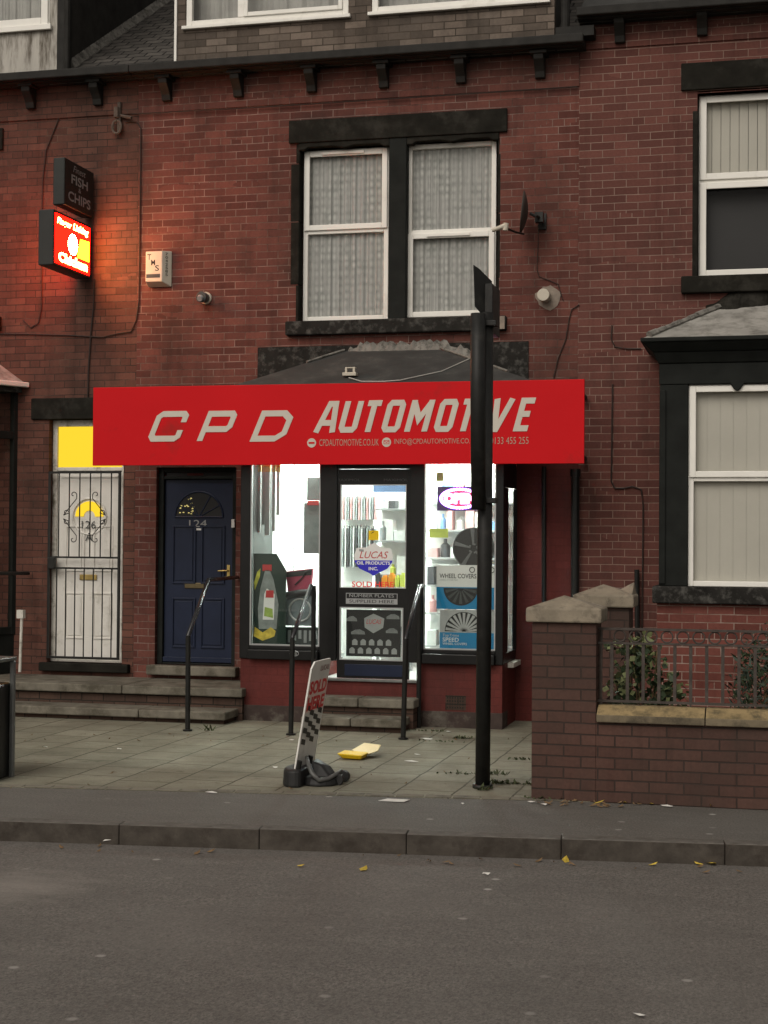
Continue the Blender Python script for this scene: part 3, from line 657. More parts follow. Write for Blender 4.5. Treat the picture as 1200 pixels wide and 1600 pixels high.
mb = MB(); mb.hexa([(XL + .6, -.95, ztop + .12), (bx0, -.95, ztop + .12), (bx1 + .08, .0, ztop + .12), (XL + .6, 0, ztop + .12)], [(XL + .6, -.6, ztop + .3), (bx0 - .3, -.6, ztop + .3), (bx1 - .35, -.0, ztop + .42), (XL + .6, -.0, ztop + .42)])
mb.build('bay_roof', M_lead, sf)

# ---------------- house B (shop house)
oW = rect(466, 205, 779, 503, 0); oD = rect(243, 730, 368, 1040, 0)
bxL, bxR = W(377, 880, BY).x, W(786, 880, BY).x                    # bay ends
bayz1 = W(600, 600, BY).z
floorz = W(585, 1062, BY).z
mb = MB(); holes(mb, xAB + .0005, xBC - .0005, 0, ZB + .1, [oW, oD, (bxL + .05, bxR - .004, floorz - .3, bayz1 - .35)], 0, .3); shell(mb, xAB + .0005, xBC - .0005, ZB + .1)
mb.build('wall', M_brickB, hB)
mb = MB(); mb.box(xAB + .0005, xBC - .0005, -.018, -.0005, bandz, ZB); mb.build('band_course', M_brickB, hB)
gutter(hB, xAB + .001, W(912, 70, -.25).x, ZB); roofpart(hB, xAB + .001, xBC - .001, ZB)
for px, py in ((258, 120), (370, 113), (485, 105), (598, 98), (719, 90), (843, 82)): corbel(hB, px, py)
# upper window: stone surround
x0, x1, z0, z1 = oW; zl0, zl1 = W(620, 216).z, W(620, 180).z
xm0, xm1 = W(608, 360, -.0).x, W(635, 360, -.0).x
mb = MB(); lx0, lx1 = W(452.5, 205).x, W(793, 190).x
mb.box(lx0, lx1, -.035, .0, zl0, zl1)
for a, b in ((x0 + .0, xm0), (xm1, x1 - .0)):                      # scalloped underside of the head
    mb.prism([(a, zl0 - .001), (a, zl0 - .075), (a + .06, zl0 - .075), (a + .10, zl0 - .05), ((a + b) / 2 - .12, zl0 - .045), ((a + b) / 2, zl0 - .07), ((a + b) / 2 + .12, zl0 - .045), (b - .1, zl0 - .05), (b - .06, zl0 - .075), (b, zl0 - .075), (b, zl0 - .001)][::-1], (0, -.02, 0), FX, FZ, FN, .09)
mb.build('lintel', M_stone, hB, bevel=.008)
mb = MB(); mb.box(x0 + .001, x1 - .001, .001, .12, zl0 - .0005 - .0, z1 - .0005) if z1 > zl0 else None
mb.box(xm0, xm1, -.02, .12, z0 + .001, zl0 - .001); mb.build('mullion', M_paintStone, hB, bevel=.008)
mb = MB(); jz = [z0, W(620, 440).z, W(620, 340).z, W(620, 248).z, zl0 - .001]
for (a, b, o1) in ((x0 - .0, -1, 0), (x1, 1, 0)):
    for i, (c, d) in enumerate(zip(jz, jz[1:])):
        e = (.075 if 0 < i < 3 else .03); ov = random.uniform(-.01, .01)
        xa, xb = (a - e - ov, a + .012) if b < 0 else (a - .012, a + e * .35 + ov)
        mb.box(xa, xb, -.004, .12, c + .002, d - .002)
mb.pieces('jamb', M_stone, hB, bevel=.01)
mb = MB(); sz0, sz1 = W(620, 521).z, W(620, 499).z; mb.box(W(445, 510, -.08).x, W(790, 510, -.08).x, -.08, .12, sz0, sz1); mb.build('sill', M_stonePeel, hB, bevel=.012)
mb = MB(); q = W(781, 505, -.08); mb.box(q.x - .045, q.x + .05, -.088, -.081, q.z - .06, q.z + .07); mb.build('pale_patch', M_render, hB, bevel=.003)
for (a, b, c, d, sp_, sh, k) in ((474, 607, 233, 501, 361, 't', 0), (636, 775, 223, 497, 361, 'b', 1)):
    xa, xb, za, zb = rect(a, c, b, d, .1); zsp = W((a + b) / 2, sp_, .1).z
    wn = upvc(hB, xa + .0, xb - .0, za, zb, .10, zsp, sh, None)
    folds(xa + .04, xb - .04, za, zb, .150, .007, .085).build('net_curtain', M_lace, wn)
    tv = zb if k == 0 else zsp; mb = MB(); mb.box((xa + xb) / 2 - .25, (xa + xb) / 2 + .2, .060, .0765, tv - .055, tv - .03); mb.build('trickle_vent', M_upvc, wn)
# old band and flashing above the bay roof
mb = MB(); q0, q1 = W(403, 560), W(826, 560); zb0, zb1 = W(620, 600).z, W(620, 538).z
mb.box(q0.x, q1.x, -.012, -.0005, zb0, zb1); mb.build('old_shop_beam', M_stonePeel, hB)
# bay roof with hips
ev0, ev1 = W(365, 600, -.98), W(832, 597, -.98); ez = (ev0.z + ev1.z) / 2
rg0, rg1 = W(538, 549, -.02), W(688, 545, -.02); rzz = (rg0.z + rg1.z) / 2
mb = MB(); eL, eR = ev0.x, ev1.x
mb.add([(eL, -.98, ez), (eR, -.98, ez), (eR, -.001, ez), (eL, -.001, ez), (rg0.x, -.02, rzz), (rg1.x, -.02, rzz),
        (eL, -.98, ez - .06), (eR, -.98, ez - .06), (eR, -.001, ez - .06), (eL, -.001, ez - .06)],
       [(0, 1, 5, 4), (1, 2, 5), (3, 0, 4), (2, 3, 4, 5), (0, 6, 7, 1), (1, 7, 8, 2), (3, 9, 6, 0), (9, 8, 7, 6)])
bay = None
br = mb.build('bay_roof', M_felt, hB)
mb = MB(); r_ = random.Random(3)
n = 46; vs = []
for i in range(n + 1):
    x = W(512, 550).x + (W(752, 550).x - W(512, 550).x) * i / n; k = min(1, 4 * min(i / n, 1 - i / n))
    vs += [(x, -.05, rzz - .045 - .06 * (1 - k)), (x, -.0135, rzz - .05 + k * .13 + r_.uniform(-.03, .03))]
mb.add(vs, [(2 * i, 2 * i + 2, 2 * i + 3, 2 * i + 1) for i in range(n)])
for a, b in (((538, 549), (490, 563)), ((688, 545), (790, 588))):
    A_, B_ = W(*a, -.03), W(*b, -.03)
    A_.z = rzz; B_ = A_ + ((Vector((eL if a[0] < 600 else eR, -.98, ez)) - A_) * (.35 if a[0] < 600 else .75)); mb.tube([A_ + Vector((0, 0, .01)), (A_ + B_) / 2 + Vector((0, 0, .012)), B_ + Vector((0, 0, .008))], .014, 6)
mb.build('lead_flashing', M_mortar, br)
# dormer of house B
dl, dr_ = W(277, 60, DY).x, W(866, 60, DY).x
w1 = rect(291, -130, 545, 33, DY); w2 = rect(581, -150, 856, 8, DY)
dz1 = W(600, -260, DY).z
mb = MB(); holes(mb, dl, dr_, ZB + .09, dz1, [(w1[0], w1[1], w1[2], w1[3]), (w2[0], w2[1], w1[2], w2[3])], DY, DY + .12); mb.build('dormer_wall', M_brickD, hB)
mb = MB(); mb.box(dl - .02, dr_, DY - .07, DY - .001, ZB + .085, ZB + .125); mb.build('lead_apron', M_lead, hB, bevel=.008)
mb = MB(); mb.box(dl - .028, dl - .002, DY - .02, DY + .03, ZB + .126, dz1); mb.build('corner_strip', M_upvc, hB)
mb = MB(); mb.prism([(DY + .12, ZB + .1), (3.4, zz(3.4)), (3.4, dz1), (DY + .12, dz1)][::1], (dr_, 0, 0), (0, 1, 0), (0, 0, 1), (1, 0, 0), .1)
mb.prism([(DY + .12, ZB + .1), (3.4, zz(3.4)), (3.4, dz1), (DY + .12, dz1)], (dl + .1, 0, 0), (0, 1, 0), (0, 0, 1), (1, 0, 0), .1); mb.box(dl, dr_, DY + .12, 3.4, dz1, dz1 + .1); mb.pieces('dormer_cheek', M_darkslate, hB)
for (a, b, c, d), mull in ((w1, (374,)), ((w2[0], w2[1], w1[2], w2[3]), ())):
    wn = upvc(hB, a + .002, b - .002, c + .002, d - .002, DY + .01, None, '', None, fr=.065)
    if mull:
        xm = W(376, 10, DY).x; s_ = MB(); s_.box(xm - .035, xm + .035, DY + .005, DY + .07, c + .067, d - .067); s_.frame(xm + .036, b - .066, c + .067, d - .067, DY - .008, DY + .009, .045); s_.build('mullion', M_upvc, wn, bevel=.006)
    else:
        xm = W(795, 2, DY).x; s_ = MB(); s_.frame(xm, b - .066, c + .067, d - .067, DY - .008, DY + .009, .045); s_.build('sash', M_upvc, wn, bevel=.006)
    s_ = MB(); s_.box(a - .03, b + .03, DY - .05, DY - .001, c - .035, c + .002); s_.build('sill', M_upvc, wn, bevel=.006)
    folds(a, b, c, d, DY + .22, .012, .16, .1).build('net_curtain', M_net, wn)
mb = MB(); q = W(868, 30, -.05).x; mb.tube([(q + .1, -.06, ZB + .1), (q + .1, -.06, ZB + 1.6)], .045, 12); mb.box(q + .02, q + .40, -.2, .2, ZB + .10, ZB + .2); mb.build('downpipe', M_gutter, hB)
# door 124
x0, x1, z0, z1 = oD
mb = MB(); mb.frame(x0 + .001, x1 - .001, z0 + .001, z1 - .001, .06, .16, .06, .02, .05); zt = W(305, 746, .1).z; mb.box(x0 + .062, x1 - .062, .06, .16, zt - .02, zt + .015); df = mb.build('door_frame', M_paintStone, hB, bevel=.006)
mb = MB(); mb.box(x0 + .062, x1 - .062, .10, .105, zt + .016, z1 - .052); mb.build('transom_pane', M_lace_dark, df)
mb = MB(); q = W(305, 738, .09); mb.box(q.x - .09, q.x + .09, .095, .099, zt + .02, z1 - .06); mb.build('transom_notice', M_paintR, df)
mb = MB(); mb.box(x0 - .05, x1 + .05, -.12, .059, z0 - .10, z0); mb.build('door_sill', M_step, hB, bevel=.012)
lx0, lx1, lz0, lz1 = x0 + .063, x1 - .063, z0 + .03, zt - .023
mb = MB(); mb.box(lx0, lx1, .10, .145, lz0, lz1); dr2 = mb.build('door', M_blue, hB, bevel=.004)
dcx = (lx0 + lx1) / 2; fz = W(308, 808, .1).z; rf = .27
mb = MB()
for a, b, c, d in ((lx0 + .09, dcx - .03, lz0 + .15, lz0 + .68), (dcx + .03, lx1 - .09, lz0 + .15, lz0 + .68), (lx0 + .09, dcx - .03, lz0 + .83, fz - .09), (dcx + .03, lx1 - .09, lz0 + .83, fz - .09)):
    mb.frame(a, b, c, d, .084, .0995, .018); mb.hexa([(a + .035, .09, c + .035), (b - .035, .09, c + .035), (b - .035, .0995, c + .035), (a + .035, .0995, c + .035)], [(a + .035, .09, d - .035), (b - .035, .09, d - .035), (b - .035, .0995, d - .035), (a + .035, .0995, d - .035)])
mb.tube([(dcx + rf * math.cos(math.pi * i / 18), .098, fz + rf * math.sin(math.pi * i / 18)) for i in range(19)] + [(dcx - rf, .098, fz), (dcx + rf, .098, fz)], .012, 6)
for k in (.5, 1.05, 2.1, 2.64): mb.tube([(dcx, .098, fz), (dcx + rf * math.cos(k), .098, fz + rf * math.sin(k))], .009, 5)
mb.box(lx0, lx1, .07, .0995, lz0, lz0 + .05); mb.build('moulding', M_blue, dr2, bevel=.003)
mb = MB(); mb.add([(dcx + rf * math.cos(math.pi * i / 18), .0965, fz + rf * math.sin(math.pi * i / 18)) for i in range(19)], [tuple(range(19))]); mb.build('fanlight', M_lace_dark, dr2)
mb = MB(); r_ = random.Random(5)
for i in range(26):                                                # lit hall glimpsed through the patterned glass
    a = r_.uniform(1.75, 3.0); rr = r_.uniform(.08, .25) ; x = dcx + rr * math.cos(a); z = fz + .01 + rr * math.sin(a) * .85
    if x > dcx - .07: continue
    mb.add([(x, .0950, z), (x + .022, .0950, z), (x + .020, .0950, z + .010), (x + .004, .0950, z + .012)], [(0, 1, 2, 3)])
mb.build('lit_pattern', emit('dim_hall_light', (.9, .72, .25), .55), dr2)
text('124', (dcx - .11, .096, fz - .105), .20, .075, M_printgrey, dr2)
mb = MB(); mb.box(dcx - .035, dcx + .035, .094, .0995, fz - .14, fz - .12); mb.build('bell_plate', M_white, dr2)
mb = MB(); q = W(304, 915, .1); mb.box(q.x - .11, q.x + .11, .088, .0995, q.z - .03, q.z + .03); mb.build('letterbox', mat('dull_brass', (.12, .095, .05), .4, .2, 10, 0, metal=.6), dr2, bevel=.006)
mb = MB(); q = W(357, 893, .1); mb.box(q.x - .015, q.x + .018, .09, .0995, q.z - .07, q.z + .07); mb.tube([(q.x, .09, q.z + .01), (q.x, .05, q.z + .01), (q.x - .10, .05, q.z + .005)], .009, 6); mb.pieces('door_handle', M_gold, dr2, bevel=.003)
mb = MB(); q = W(364, 818, .04); mb.box(q.x - .018, q.x + .018, .035, .0595, q.z - .045, q.z + .045); mb.build('doorbell', M_white, hB, bevel=.006)
# painted brick to the right of the bay
pq = W(812, 900, -.004).x; pq2 = W(903, 900, -.004).x
mb = MB(); mb.box(bxR + .0, pq2, -.006, -.0005, 0, W(860, 640).z); mb.build('painted_wall', M_paintR, hB)

# ---------------- shop bay
pz1 = W(440, 1030, BY).z; gz0 = W(440, 1012, BY).z; ztopg = bayz1 - .33
dxa, dxb = W(503, 900, BY).x, W(658, 900, BY).x
mb = MB()
mb.box(bxL, dxa - .001, BY, -.001, 0, pz1); mb.box(dxb + .001, bxR, BY, -.001, 0, pz1); mb.box(dxa, dxb, BY, -.001, 0, floorz)
bay = mb.build('shop_bay', M_paintR, hB, bevel=.006, label='red painted bay with black framed shop windows')
mb = MB(); mb.box(bxL - .004, dxa - .001, BY - .004, BY + .3, 0, .16); mb.box(dxb + .001, bxR + .004, BY - .004, BY + .3, 0, .16); mb.pieces('damp_plinth', mat('dirty_plinth', (.05, .035, .03), .85, .4, 6, .4, 40, dirt=(.12, .11, .09), damt=.3), bay, bevel=.006)
fy0, fy1 = BY - .02, BY + .08
mb = MB()
def XW(px, py=880): return W(px, py, BY).x
for a, b in ((376, 391.5), (500.5, 527), (640, 662.5), (775, 787)): mb.box(XW(a), XW(b), fy0, fy1, pz1 - (.0 if a in (376, 775) else 0) + .001, ztopg)
wbox = [(XW(391.5), XW(500.5)), (XW(662.5), XW(775))]
for a, b in wbox:
    mb.box(a, b, fy0 - .06, fy1, pz1 + .001, gz0 - .02); mb.box(a, b, fy0, fy1, gz0 - .0195, gz0 + .02); mb.box(a, b, fy0, fy1, ztopg - .1, ztopg)
szt = W(800, 763, -.4).z
mb.box(bxR - .014, bxR - .001, fy1 + .001, -.001, pz1 + .001, pz1 + .10); mb.box(bxR - .014, bxR - .001, fy1 + .001, -.001, szt, ztopg)
mb.box(bxR - .014, bxR - .001, fy1 + .001, -.48, pz1 + .101, szt - .001); mb.box(bxR - .014, bxR - .001, -.14, -.001, pz1 + .101, szt - .001); mb.box(bxR - .001, bxR + .012, -.12, -.10, pz1 + .101, szt - .001); mb.box(bxR - .001, bxR + .012, -.06, -.03, pz1 + .101, szt - .001)
mb.box(bxL + .001, bxL + .07, fy1 + .001, -.001, pz1 + .001, ztopg)
mb.build('bay_frame', M_frameB, bay, bevel=.006)
mb = MB(); mb.box(bxR + .0, bxR + .06, -.5, -.05, pz1 - .05, pz1 + .0); mb.build('side_sill', M_upvcold, bay, bevel=.006)
mb = MB(); mb.box(bxL, bxR, BY + .001, -.001, ztopg + .001, bayz1 - .01); mb.build('bay_head', M_stone, bay)
mb = MB()
for a, b in wbox: mb.box(a + .001, b - .001, BY + .02, BY + .026, gz0 + .02, ztopg - .1)
mb.pieces('pane', M_shopglass, bay)
mb = MB(); mb.box(bxR - .009, bxR - .005, -.479, -.141, pz1 + .101, szt - .002); mb.build('side_pane', M_shopglass, bay)
mb = MB(); inner = .012
for a, b in wbox: mb.frame(a + .001, b - .001, gz0 + .021, ztopg - .1, BY - .015, BY + .019, inner)
mb.pieces('glazing_bead', M_silver, bay)
# shop door
ddx0, ddx1 = XW(527.5), XW(639.5); dz0 = floorz + .012; dz1_ = W(585, 733, BY).z
u0_, u1_ = rect(532, 757, 635, 919, BY), rect(531, 949, 630, 1032, BY)
mb = MB(); holes(mb, ddx0, ddx1, dz0, dz1_, [u0_, u1_], BY + .0, BY + .045); sdoor = mb.build('shop_door', M_frameB, bay, bevel=.004)
mb = MB(); mb.box(ddx0, ddx1, BY + .0, BY + .06, dz1_ + .004, ztopg); mb.build('door_head', M_frameB, bay)
mb = MB(); mb.box(u0_[0], u0_[1], BY + .02, BY + .025, u0_[2], u0_[3]); mb.box(u1_[0], u1_[1], BY + .02, BY + .025, u1_[2], u1_[3]); mb.pieces('pane', M_shopglass, sdoor)
mb = MB(); mb.box(ddx0 + .08, ddx1 - .05, BY - .006, BY - .001, dz0 + .02, u1_[2] - .04); mb.build('kick_plate', M_blue, sdoor, bevel=.003)
mb = MB(); mb.frame(u1_[0], u1_[1], u1_[2], u1_[3], BY - .01, BY + .018, .012); mb.frame(u0_[0], u0_[1], u0_[2], u0_[3], BY - .01, BY + .018, .009); mb.pieces('glazing_bead', M_silver, sdoor)
mb = MB(); mb.box(dxa, dxb, BY - .03, BY + .0, floorz - .02, floorz + .008); mb.build('threshold', M_grey, bay, bevel=.004)
for s_, a in (('MAXIMOL', 526), ('MAXIMOL', 600)):
    q = W(a, 752, BY); text(s_, (q.x, BY + .0, q.z), .24, .025, M_dkgrey, bay, depth=.004)
mb = MB(); q = W(712, 1098, BY); mb.box(q.x - .1, q.x + .1, BY - .004, BY - .0005, q.z - .07, q.z + .07); ab = mb.build('air_brick', M_brickR, bay)
mb = MB()
for i in range(7):
    for j in range(4): mb.box(q.x - .085 + i * .025, q.x - .072 + i * .025, BY - .0065, BY - .0045, q.z - .055 + j * .031, q.z - .037 + j * .031)
mb.build('vent_hole', M_jointdark, ab)
q = W(460, 1021, BY - .08); mb = MB(); mb.ring((q.x, BY - .085, q.z), FX, FZ, .045, .003, r2=.025); mb.build('oval_badge', M_silver, bay); text('MG', (q.x - .026, BY - .081, q.z - .012), .052, .024, M_silver, bay)
# interior shell
iy1 = 3.2; ceil = ztopg + .02
mb = MB(); mb.box(bxL + .07, bxR - .07, iy1, iy1 + .05, floorz, ceil); mb.box(bxL - .05, bxL + .0, .31, iy1, floorz, ceil); mb.box(bxR + .5, bxR + .55, .31, iy1, floorz, ceil); mb.box(bxL + .0, bxL + .069, .305, .31, floorz, ceil); mb.box(bxL + .051, bxL + .068, .001, .304, floorz, ceil)
mb.box(bxR - .0695, bxR + .5, iy1, iy1 + .05, floorz, ceil); mb.box(bxR + .002, bxR + .5, .305, .32, floorz, ceil)
mb.build('interior_wall', M_inwall, bay)
mb = MB(); mb.box(bxL - .0, bxR + .5, .301, iy1, ceil + .001, ceil + .05); mb.box(bxL + .071, bxR - .071, BY + .1, .3, ceil - .03, ceil - .001); mb.build('ceiling', M_inwall, bay)
mb = MB(); mb.box(bxL + .0, bxR + .5, .301, iy1, floorz - .04, floorz + .003); mb.box(bxL + .071, bxR - .071, BY + .1, .3, floorz - .04, floorz + .003); mb.build('shop_floor', M_infloor, bay)
mb = MB(); mb.box(wbox[0][0], wbox[0][1] + .03, BY + .09, -.0, pz1 - .02, pz1 + .03); mb.box(wbox[1][0] - .03, wbox[1][1], BY + .09, -.0, pz1 - .02, pz1 + .03); mb.pieces('window_shelf', M_inwall, bay)
for i in range(3):
    x = bxL + .55 + i * 1.0
    t_ = thing('ceiling_light', 'fluorescent batten on the shop ceiling', 'light', (x, .3, ceil - .05), 'fluorescent battens inside the shop')
    mb = MB(); mb.box(x - .05, x + .05, .5, 1.9, ceil - .03, ceil); mb.build('batten', M_white, t_)
    mb = MB(); mb.tube([(x, .52, ceil - .055), (x, 1.88, ceil - .055)], .022, 8); mb.build('tube', E_tube, t_)
for i in range(2):
    x = (wbox[i][0] + wbox[i][1]) / 2; t_ = thing('window_light', ('left', 'right')[i] + ' display window tube light at the top', 'light', (x, BY + .25, ceil - .08))
    mb = MB(); mb.box(x - .28, x + .28, BY + .28, BY + .36, ceil - .06, ceil - .035); mb.build('batten', M_white, t_)
    mb = MB(); mb.tube([(x - .26, BY + .32, ceil - .08), (x + .26, BY + .32, ceil - .08)], .014, 8); mb.build('tube', E_tube, t_)

# ---------------- house C (right)
oC = (W(1089, 290).x, W(1089, 290).x + 1.65, W(1140, 431).z, W(1140, 143).z)
mb = MB(); holes(mb, xBC + .0005, XR, 0, ZC + .1, [oC], 0, .3); shell(mb, xBC + .0005, XR, ZC + .1); mb.build('wall', M_brickC, hC)
bzc = W(1050, 69).z
mb = MB(); mb.box(xBC + .0005, XR, -.018, -.0005, bzc, ZC); mb.build('band_course', M_brickC, hC)
gutter(hC, xBC + .0, XR, ZC); roofpart(hC, xBC + .001, XR, ZC, M_felt)
for px, py in ((968, 26), (1097, 14), (1222, 3)): corbel(hC, px, py)
x0, x1, z0, z1 = oC
mb = MB(); mb.box(W(1064.5, 118).x, x1 + .15, -.035, .1, z1 + .03, W(1120, 97).z); mb.box(x0, x1, .0, .1, z1, z1 + .029); mb.build('lintel', M_stone, hC, bevel=.008)
mb = MB(); mb.box(W(1064, 445, -.08).x, x1 + .15, -.08, .12, W(1130, 456, -.08).z, z0); mb.build('sill', M_stone, hC, bevel=.012)
mb = MB(); mb.box(x0 - .045, x0 + .008, -.003, .12, z0 + .002, z1 - .17); mb.pieces('jamb', M_stone, hC, bevel=.008)
wn = upvc(hC, x0 + .012, x1 - .01, z0, z1, .10, W(1145, 282, .1).z, 'tb', None, fr=.055)
mb = MB(); zs_ = W(1145, 282, .1).z; r_ = random.Random(2); x = x0 + .05
while x < x1 - .1:
    mb.add([(x, .165, zs_), (x + .083, .175, zs_), (x + .083, .175, z1 - .04), (x, .165, z1 - .04)], [(0, 1, 2, 3)]); x += .088
mb.build('vertical_blind', M_blind, wn)
mb = MB(); mb.add([(x0, .31, z0), (x1, .31, z0), (x1, .31, zs_), (x0, .31, zs_)], [(0, 1, 2, 3)]); mb.build('dark_backing', M_lace_dark, wn)  # black sheet put in for the darkness of the unlit room
mb = MB(); mb.add([(x0, .23, zs_), (x1, .23, zs_), (x1, .23, z1), (x0, .23, z1)], [(0, 1, 2, 3)]); mb.build('blind_backing', M_net, wn)
# bay of house C
cx0 = W(1030, 760, -.8).x; CY = -.8
cw = rect(1075, 606, 1300, 913, CY)
zc_s0, zc_s1 = W(1110, 944, CY - .06).z, W(1110, 917, CY - .06).z
mb = MB(); mb.box(W(1026, 1000, CY).x, XR - .6, CY, -.001, 0, zc_s0); cb_ = mb.build('bay_window', M_brickBay, hC, label='black stone bay over red brick with white window')
mb = MB(); mb.box(W(1019, 930, CY - .06).x, XR - .55, CY - .07, -.001, zc_s0 + .001, zc_s1); mb.build('sill', M_stonePeel, cb_, bevel=.012)
zh0, zh1 = W(1110, 600, CY).z, W(1110, 567, CY).z
mb = MB(); mb.box(cx0, cw[0] - .001, CY, -.001, zc_s1 + .001, zh0); mb.box(cw[0] + 1.62, XR - .6, CY, -.001, zc_s1 + .001, zh0); mb.box(cx0 + .0, cx0 + .06, CY - .018, CY - .0005, zc_s1 + .02, zh0 - .05); mb.pieces('pilaster', M_paintStone, cb_, bevel=.012)
zk1 = W(1110, 526, CY - .15).z
mb = MB(); mb.box(cx0 - .005, XR - .6, CY - .008, -.001, zh0 + .001, zh1)
mb.hexa([(cx0 - .01, CY - .02, zh1 + .001), (XR - .59, CY - .02, zh1 + .001), (XR - .59, -.001, zh1 + .001), (cx0 - .01, -.001, zh1 + .001)], [(cx0 - .06, CY - .08, zh1 + .1), (XR - .55, CY - .08, zh1 + .1), (XR - .55, -.001, zh1 + .1), (cx0 - .06, -.001, zh1 + .1)])
mb.hexa([(cx0 - .06, CY - .09, zh1 + .101), (XR - .55, CY - .09, zh1 + .101), (XR - .55, -.001, zh1 + .101), (cx0 - .06, -.001, zh1 + .101)], [(cx0 - .15, CY - .18, zk1 - .04), (XR - .45, CY - .18, zk1 - .04), (XR - .45, -.001, zk1 - .04), (cx0 - .15, -.001, zk1 - .04)])
mb.box(cx0 - .165, XR - .44, CY - .195, -.001, zk1 - .039, zk1)
mb.prism([(0, 0), (.05, -.08), (.08, -.10), (.11, -.08), (.16, 0)][::-1], (W(1138, 600, CY).x, CY - .01, zh0 + .03), FX, FZ, FN, .05)
mb.build('cornice', M_paintStone, cb_, bevel=.008)
mb = MB(); ex0 = cx0 - .14; rx0 = ex0 + .78; rz1 = zk1 + .43
mb.add([(ex0, CY - .17, zk1 + .001), (XR - .45, CY - .17, zk1 + .001), (XR - 1.2, -.002, rz1), (rx0, -.002, rz1), (ex0, -.002, zk1 + .001), (XR - .45, -.002, zk1 + .001)], [(0, 1, 2, 3), (0, 3, 4), (1, 5, 2), (4, 3, 2, 5)])
mb.build('bay_roof', M_lead, cb_)
mb = MB(); A_, B_ = Vector((ex0 + .05, CY - .14, zk1 + .03)), Vector((rx0 - .12, -.09, rz1 - .03))
for i in range(9):
    f0, f1 = i / 9, (i + .96) / 9; j = random.uniform(-.006, .006); mb.tube([A_.lerp(B_, f0), A_.lerp(B_, f1)], .03 + j, 7)
mb.build('ridge_tile', M_mortar, cb_)
mb = MB(); r_ = random.Random(8); vs = []; n = 40
for i in range(n + 1):
    x = rx0 - .25 + 1.5 * i / n; zlo = rz1 - .13 + .10 * min(1, i / 12) + r_.uniform(-.02, .02) if i < 30 else rz1 + r_.uniform(-.03, .02)
    vs += [(x, -.016 - max(0, (rz1 - zlo)) * 1.75, zlo), (x, -.004, min(rz1 + .16, rz1 - .02 + .022 * i + r_.uniform(-.02, .02)))]
mb.add(vs, [(2 * i, 2 * i + 2, 2 * i + 3, 2 * i + 1) for i in range(n)]); mb.build('tar_flashing', M_stone, cb_)
ztr = W(1140, 748, CY).z
wn = upvc(cb_, cw[0], cw[0] + 1.62, zc_s1 + .001, zh0 - .001, CY + .04, ztr, 't', None, fr=.05)
r_ = random.Random(4); mb = MB(); x = cw[0] + .05
while x < cw[0] + 1.5:
    mb.add([(x, CY + .105, zc_s1 + .03), (x + .1188, CY + .112, zc_s1 + .03), (x + .1188, CY + .112, zh0 - .03), (x, CY + .105, zh0 - .03)], [(0, 1, 2, 3)]); x += .12
mb.build('vertical_blind', M_blind, wn); mb = MB(); mb.add([(cw[0], CY + .25, zc_s1), (cw[0] + 1.62, CY + .25, zc_s1), (cw[0] + 1.62, CY + .25, zh0), (cw[0], CY + .25, zh0)], [(0, 1, 2, 3)])
mb.build('blind_backing', M_net, wn)

# ================================================================== steps
def slabstep(root, x0, x1, yf, z1, th, rise, name='tread', cuts_=()):
    xs = [x0, *cuts_, x1]; mb = MB()
    for a, b in zip(xs, xs[1:]): mb.box(a + .003, b - .003, yf, -.001 if rise is None else rise, z1 - th, z1)
    return mb.build(name, M_step, root, bevel=.012)
xs0, xs1 = XL, W(377, 1078, -.95).x
st = thing('stone_steps', 'two long stone steps along the white and navy doors', 'steps', ((W(0, 1080, -.9).x + xs1) / 2, -.5, 0))
zA = W(200, 1071, -.92).z; zBt = W(200, 1108, -1.25).z
slabstep(st, xs0, xs1, -.92, zA, .085, None, cuts_=[W(p, 1075, -.92).x for p in (-150, 190)])
slabstep(st, xs0, W(352, 1112, -1.25).x, -1.25, zBt, .08, -.80, cuts_=[W(p, 1110, -1.25).x for p in (-200, 216)])
mb = MB(); mb.box(xs0, xs1 - .02, -.86, -.0, 0, zA - .086); mb.box(xs0, W(352, 1112, -1.25).x - .04, -1.18, -.861, 0, zBt - .081); mb.build('riser', M_brickR, st)
sx0, sx1 = W(500, 1090, -1.1).x, W(648, 1090, -1.1).x
st2 = thing('stone_steps', 'short stone steps up to the shop door between handrails', 'steps', ((sx0 + sx1) / 2, -1.1, 0))
zA = W(580, 1092, -1.12).z; zBt = W(580, 1124, -1.42).z
slabstep(st2, sx0 - .1, sx1, -1.12, zA, .085, BY - .032, cuts_=[W(560, 1092, -1.1).x]); slabstep(st2, sx0 - .1, W(628, 1124, -1.4).x, -1.42, zBt, .075, -1.05, cuts_=[W(548, 1124, -1.4).x])
mb = MB(); mb.box(sx0 - .05, sx1 - .02, -1.07, BY - .002, 0, zA - .086); mb.box(sx0 - .05, W(628, 1124, -1.4).x - .02, -1.36, -1.071, 0, zBt - .076); mb.build('riser', M_brickR, st2)

# ================================================================== handrails
def handrail(label, fpx, Yf, bend, top, Yt, end=None, back=None):
    p = W(*fpx, Yf); b = W(*bend, Yf); t = W(*top, Yt)
    root = thing('handrail', label, 'handrail', (p.x, Yf, 0))
    mb = MB(); mb.tube([(p.x, Yf, 0), (b.x, Yf, b.z)], .024, 12); mb.tube([(p.x, Yf, 0), (p.x, Yf, .02)], .045, 12); mb.build('post', M_black, root, smooth=False)
    pts = [(b.x, Yf, b.z - .01), (b.x, Yf - .0, b.z + .01), (t.x, Yt, t.z)]
    if end is not None: e = W(*end[0], end[1]); pts.append((e.x, end[1], e.z))
    mb = MB(); mb.tube(pts, .021, 12); mb.build('rail', M_rail, root, smooth=True)
    if back is not None:
        q = W(*back[0], back[1]); mb = MB(); mb.tube([(q.x, back[1], back[2]), (q.x, back[1], q.z)], .024, 12); mb.build('post', M_black, root)
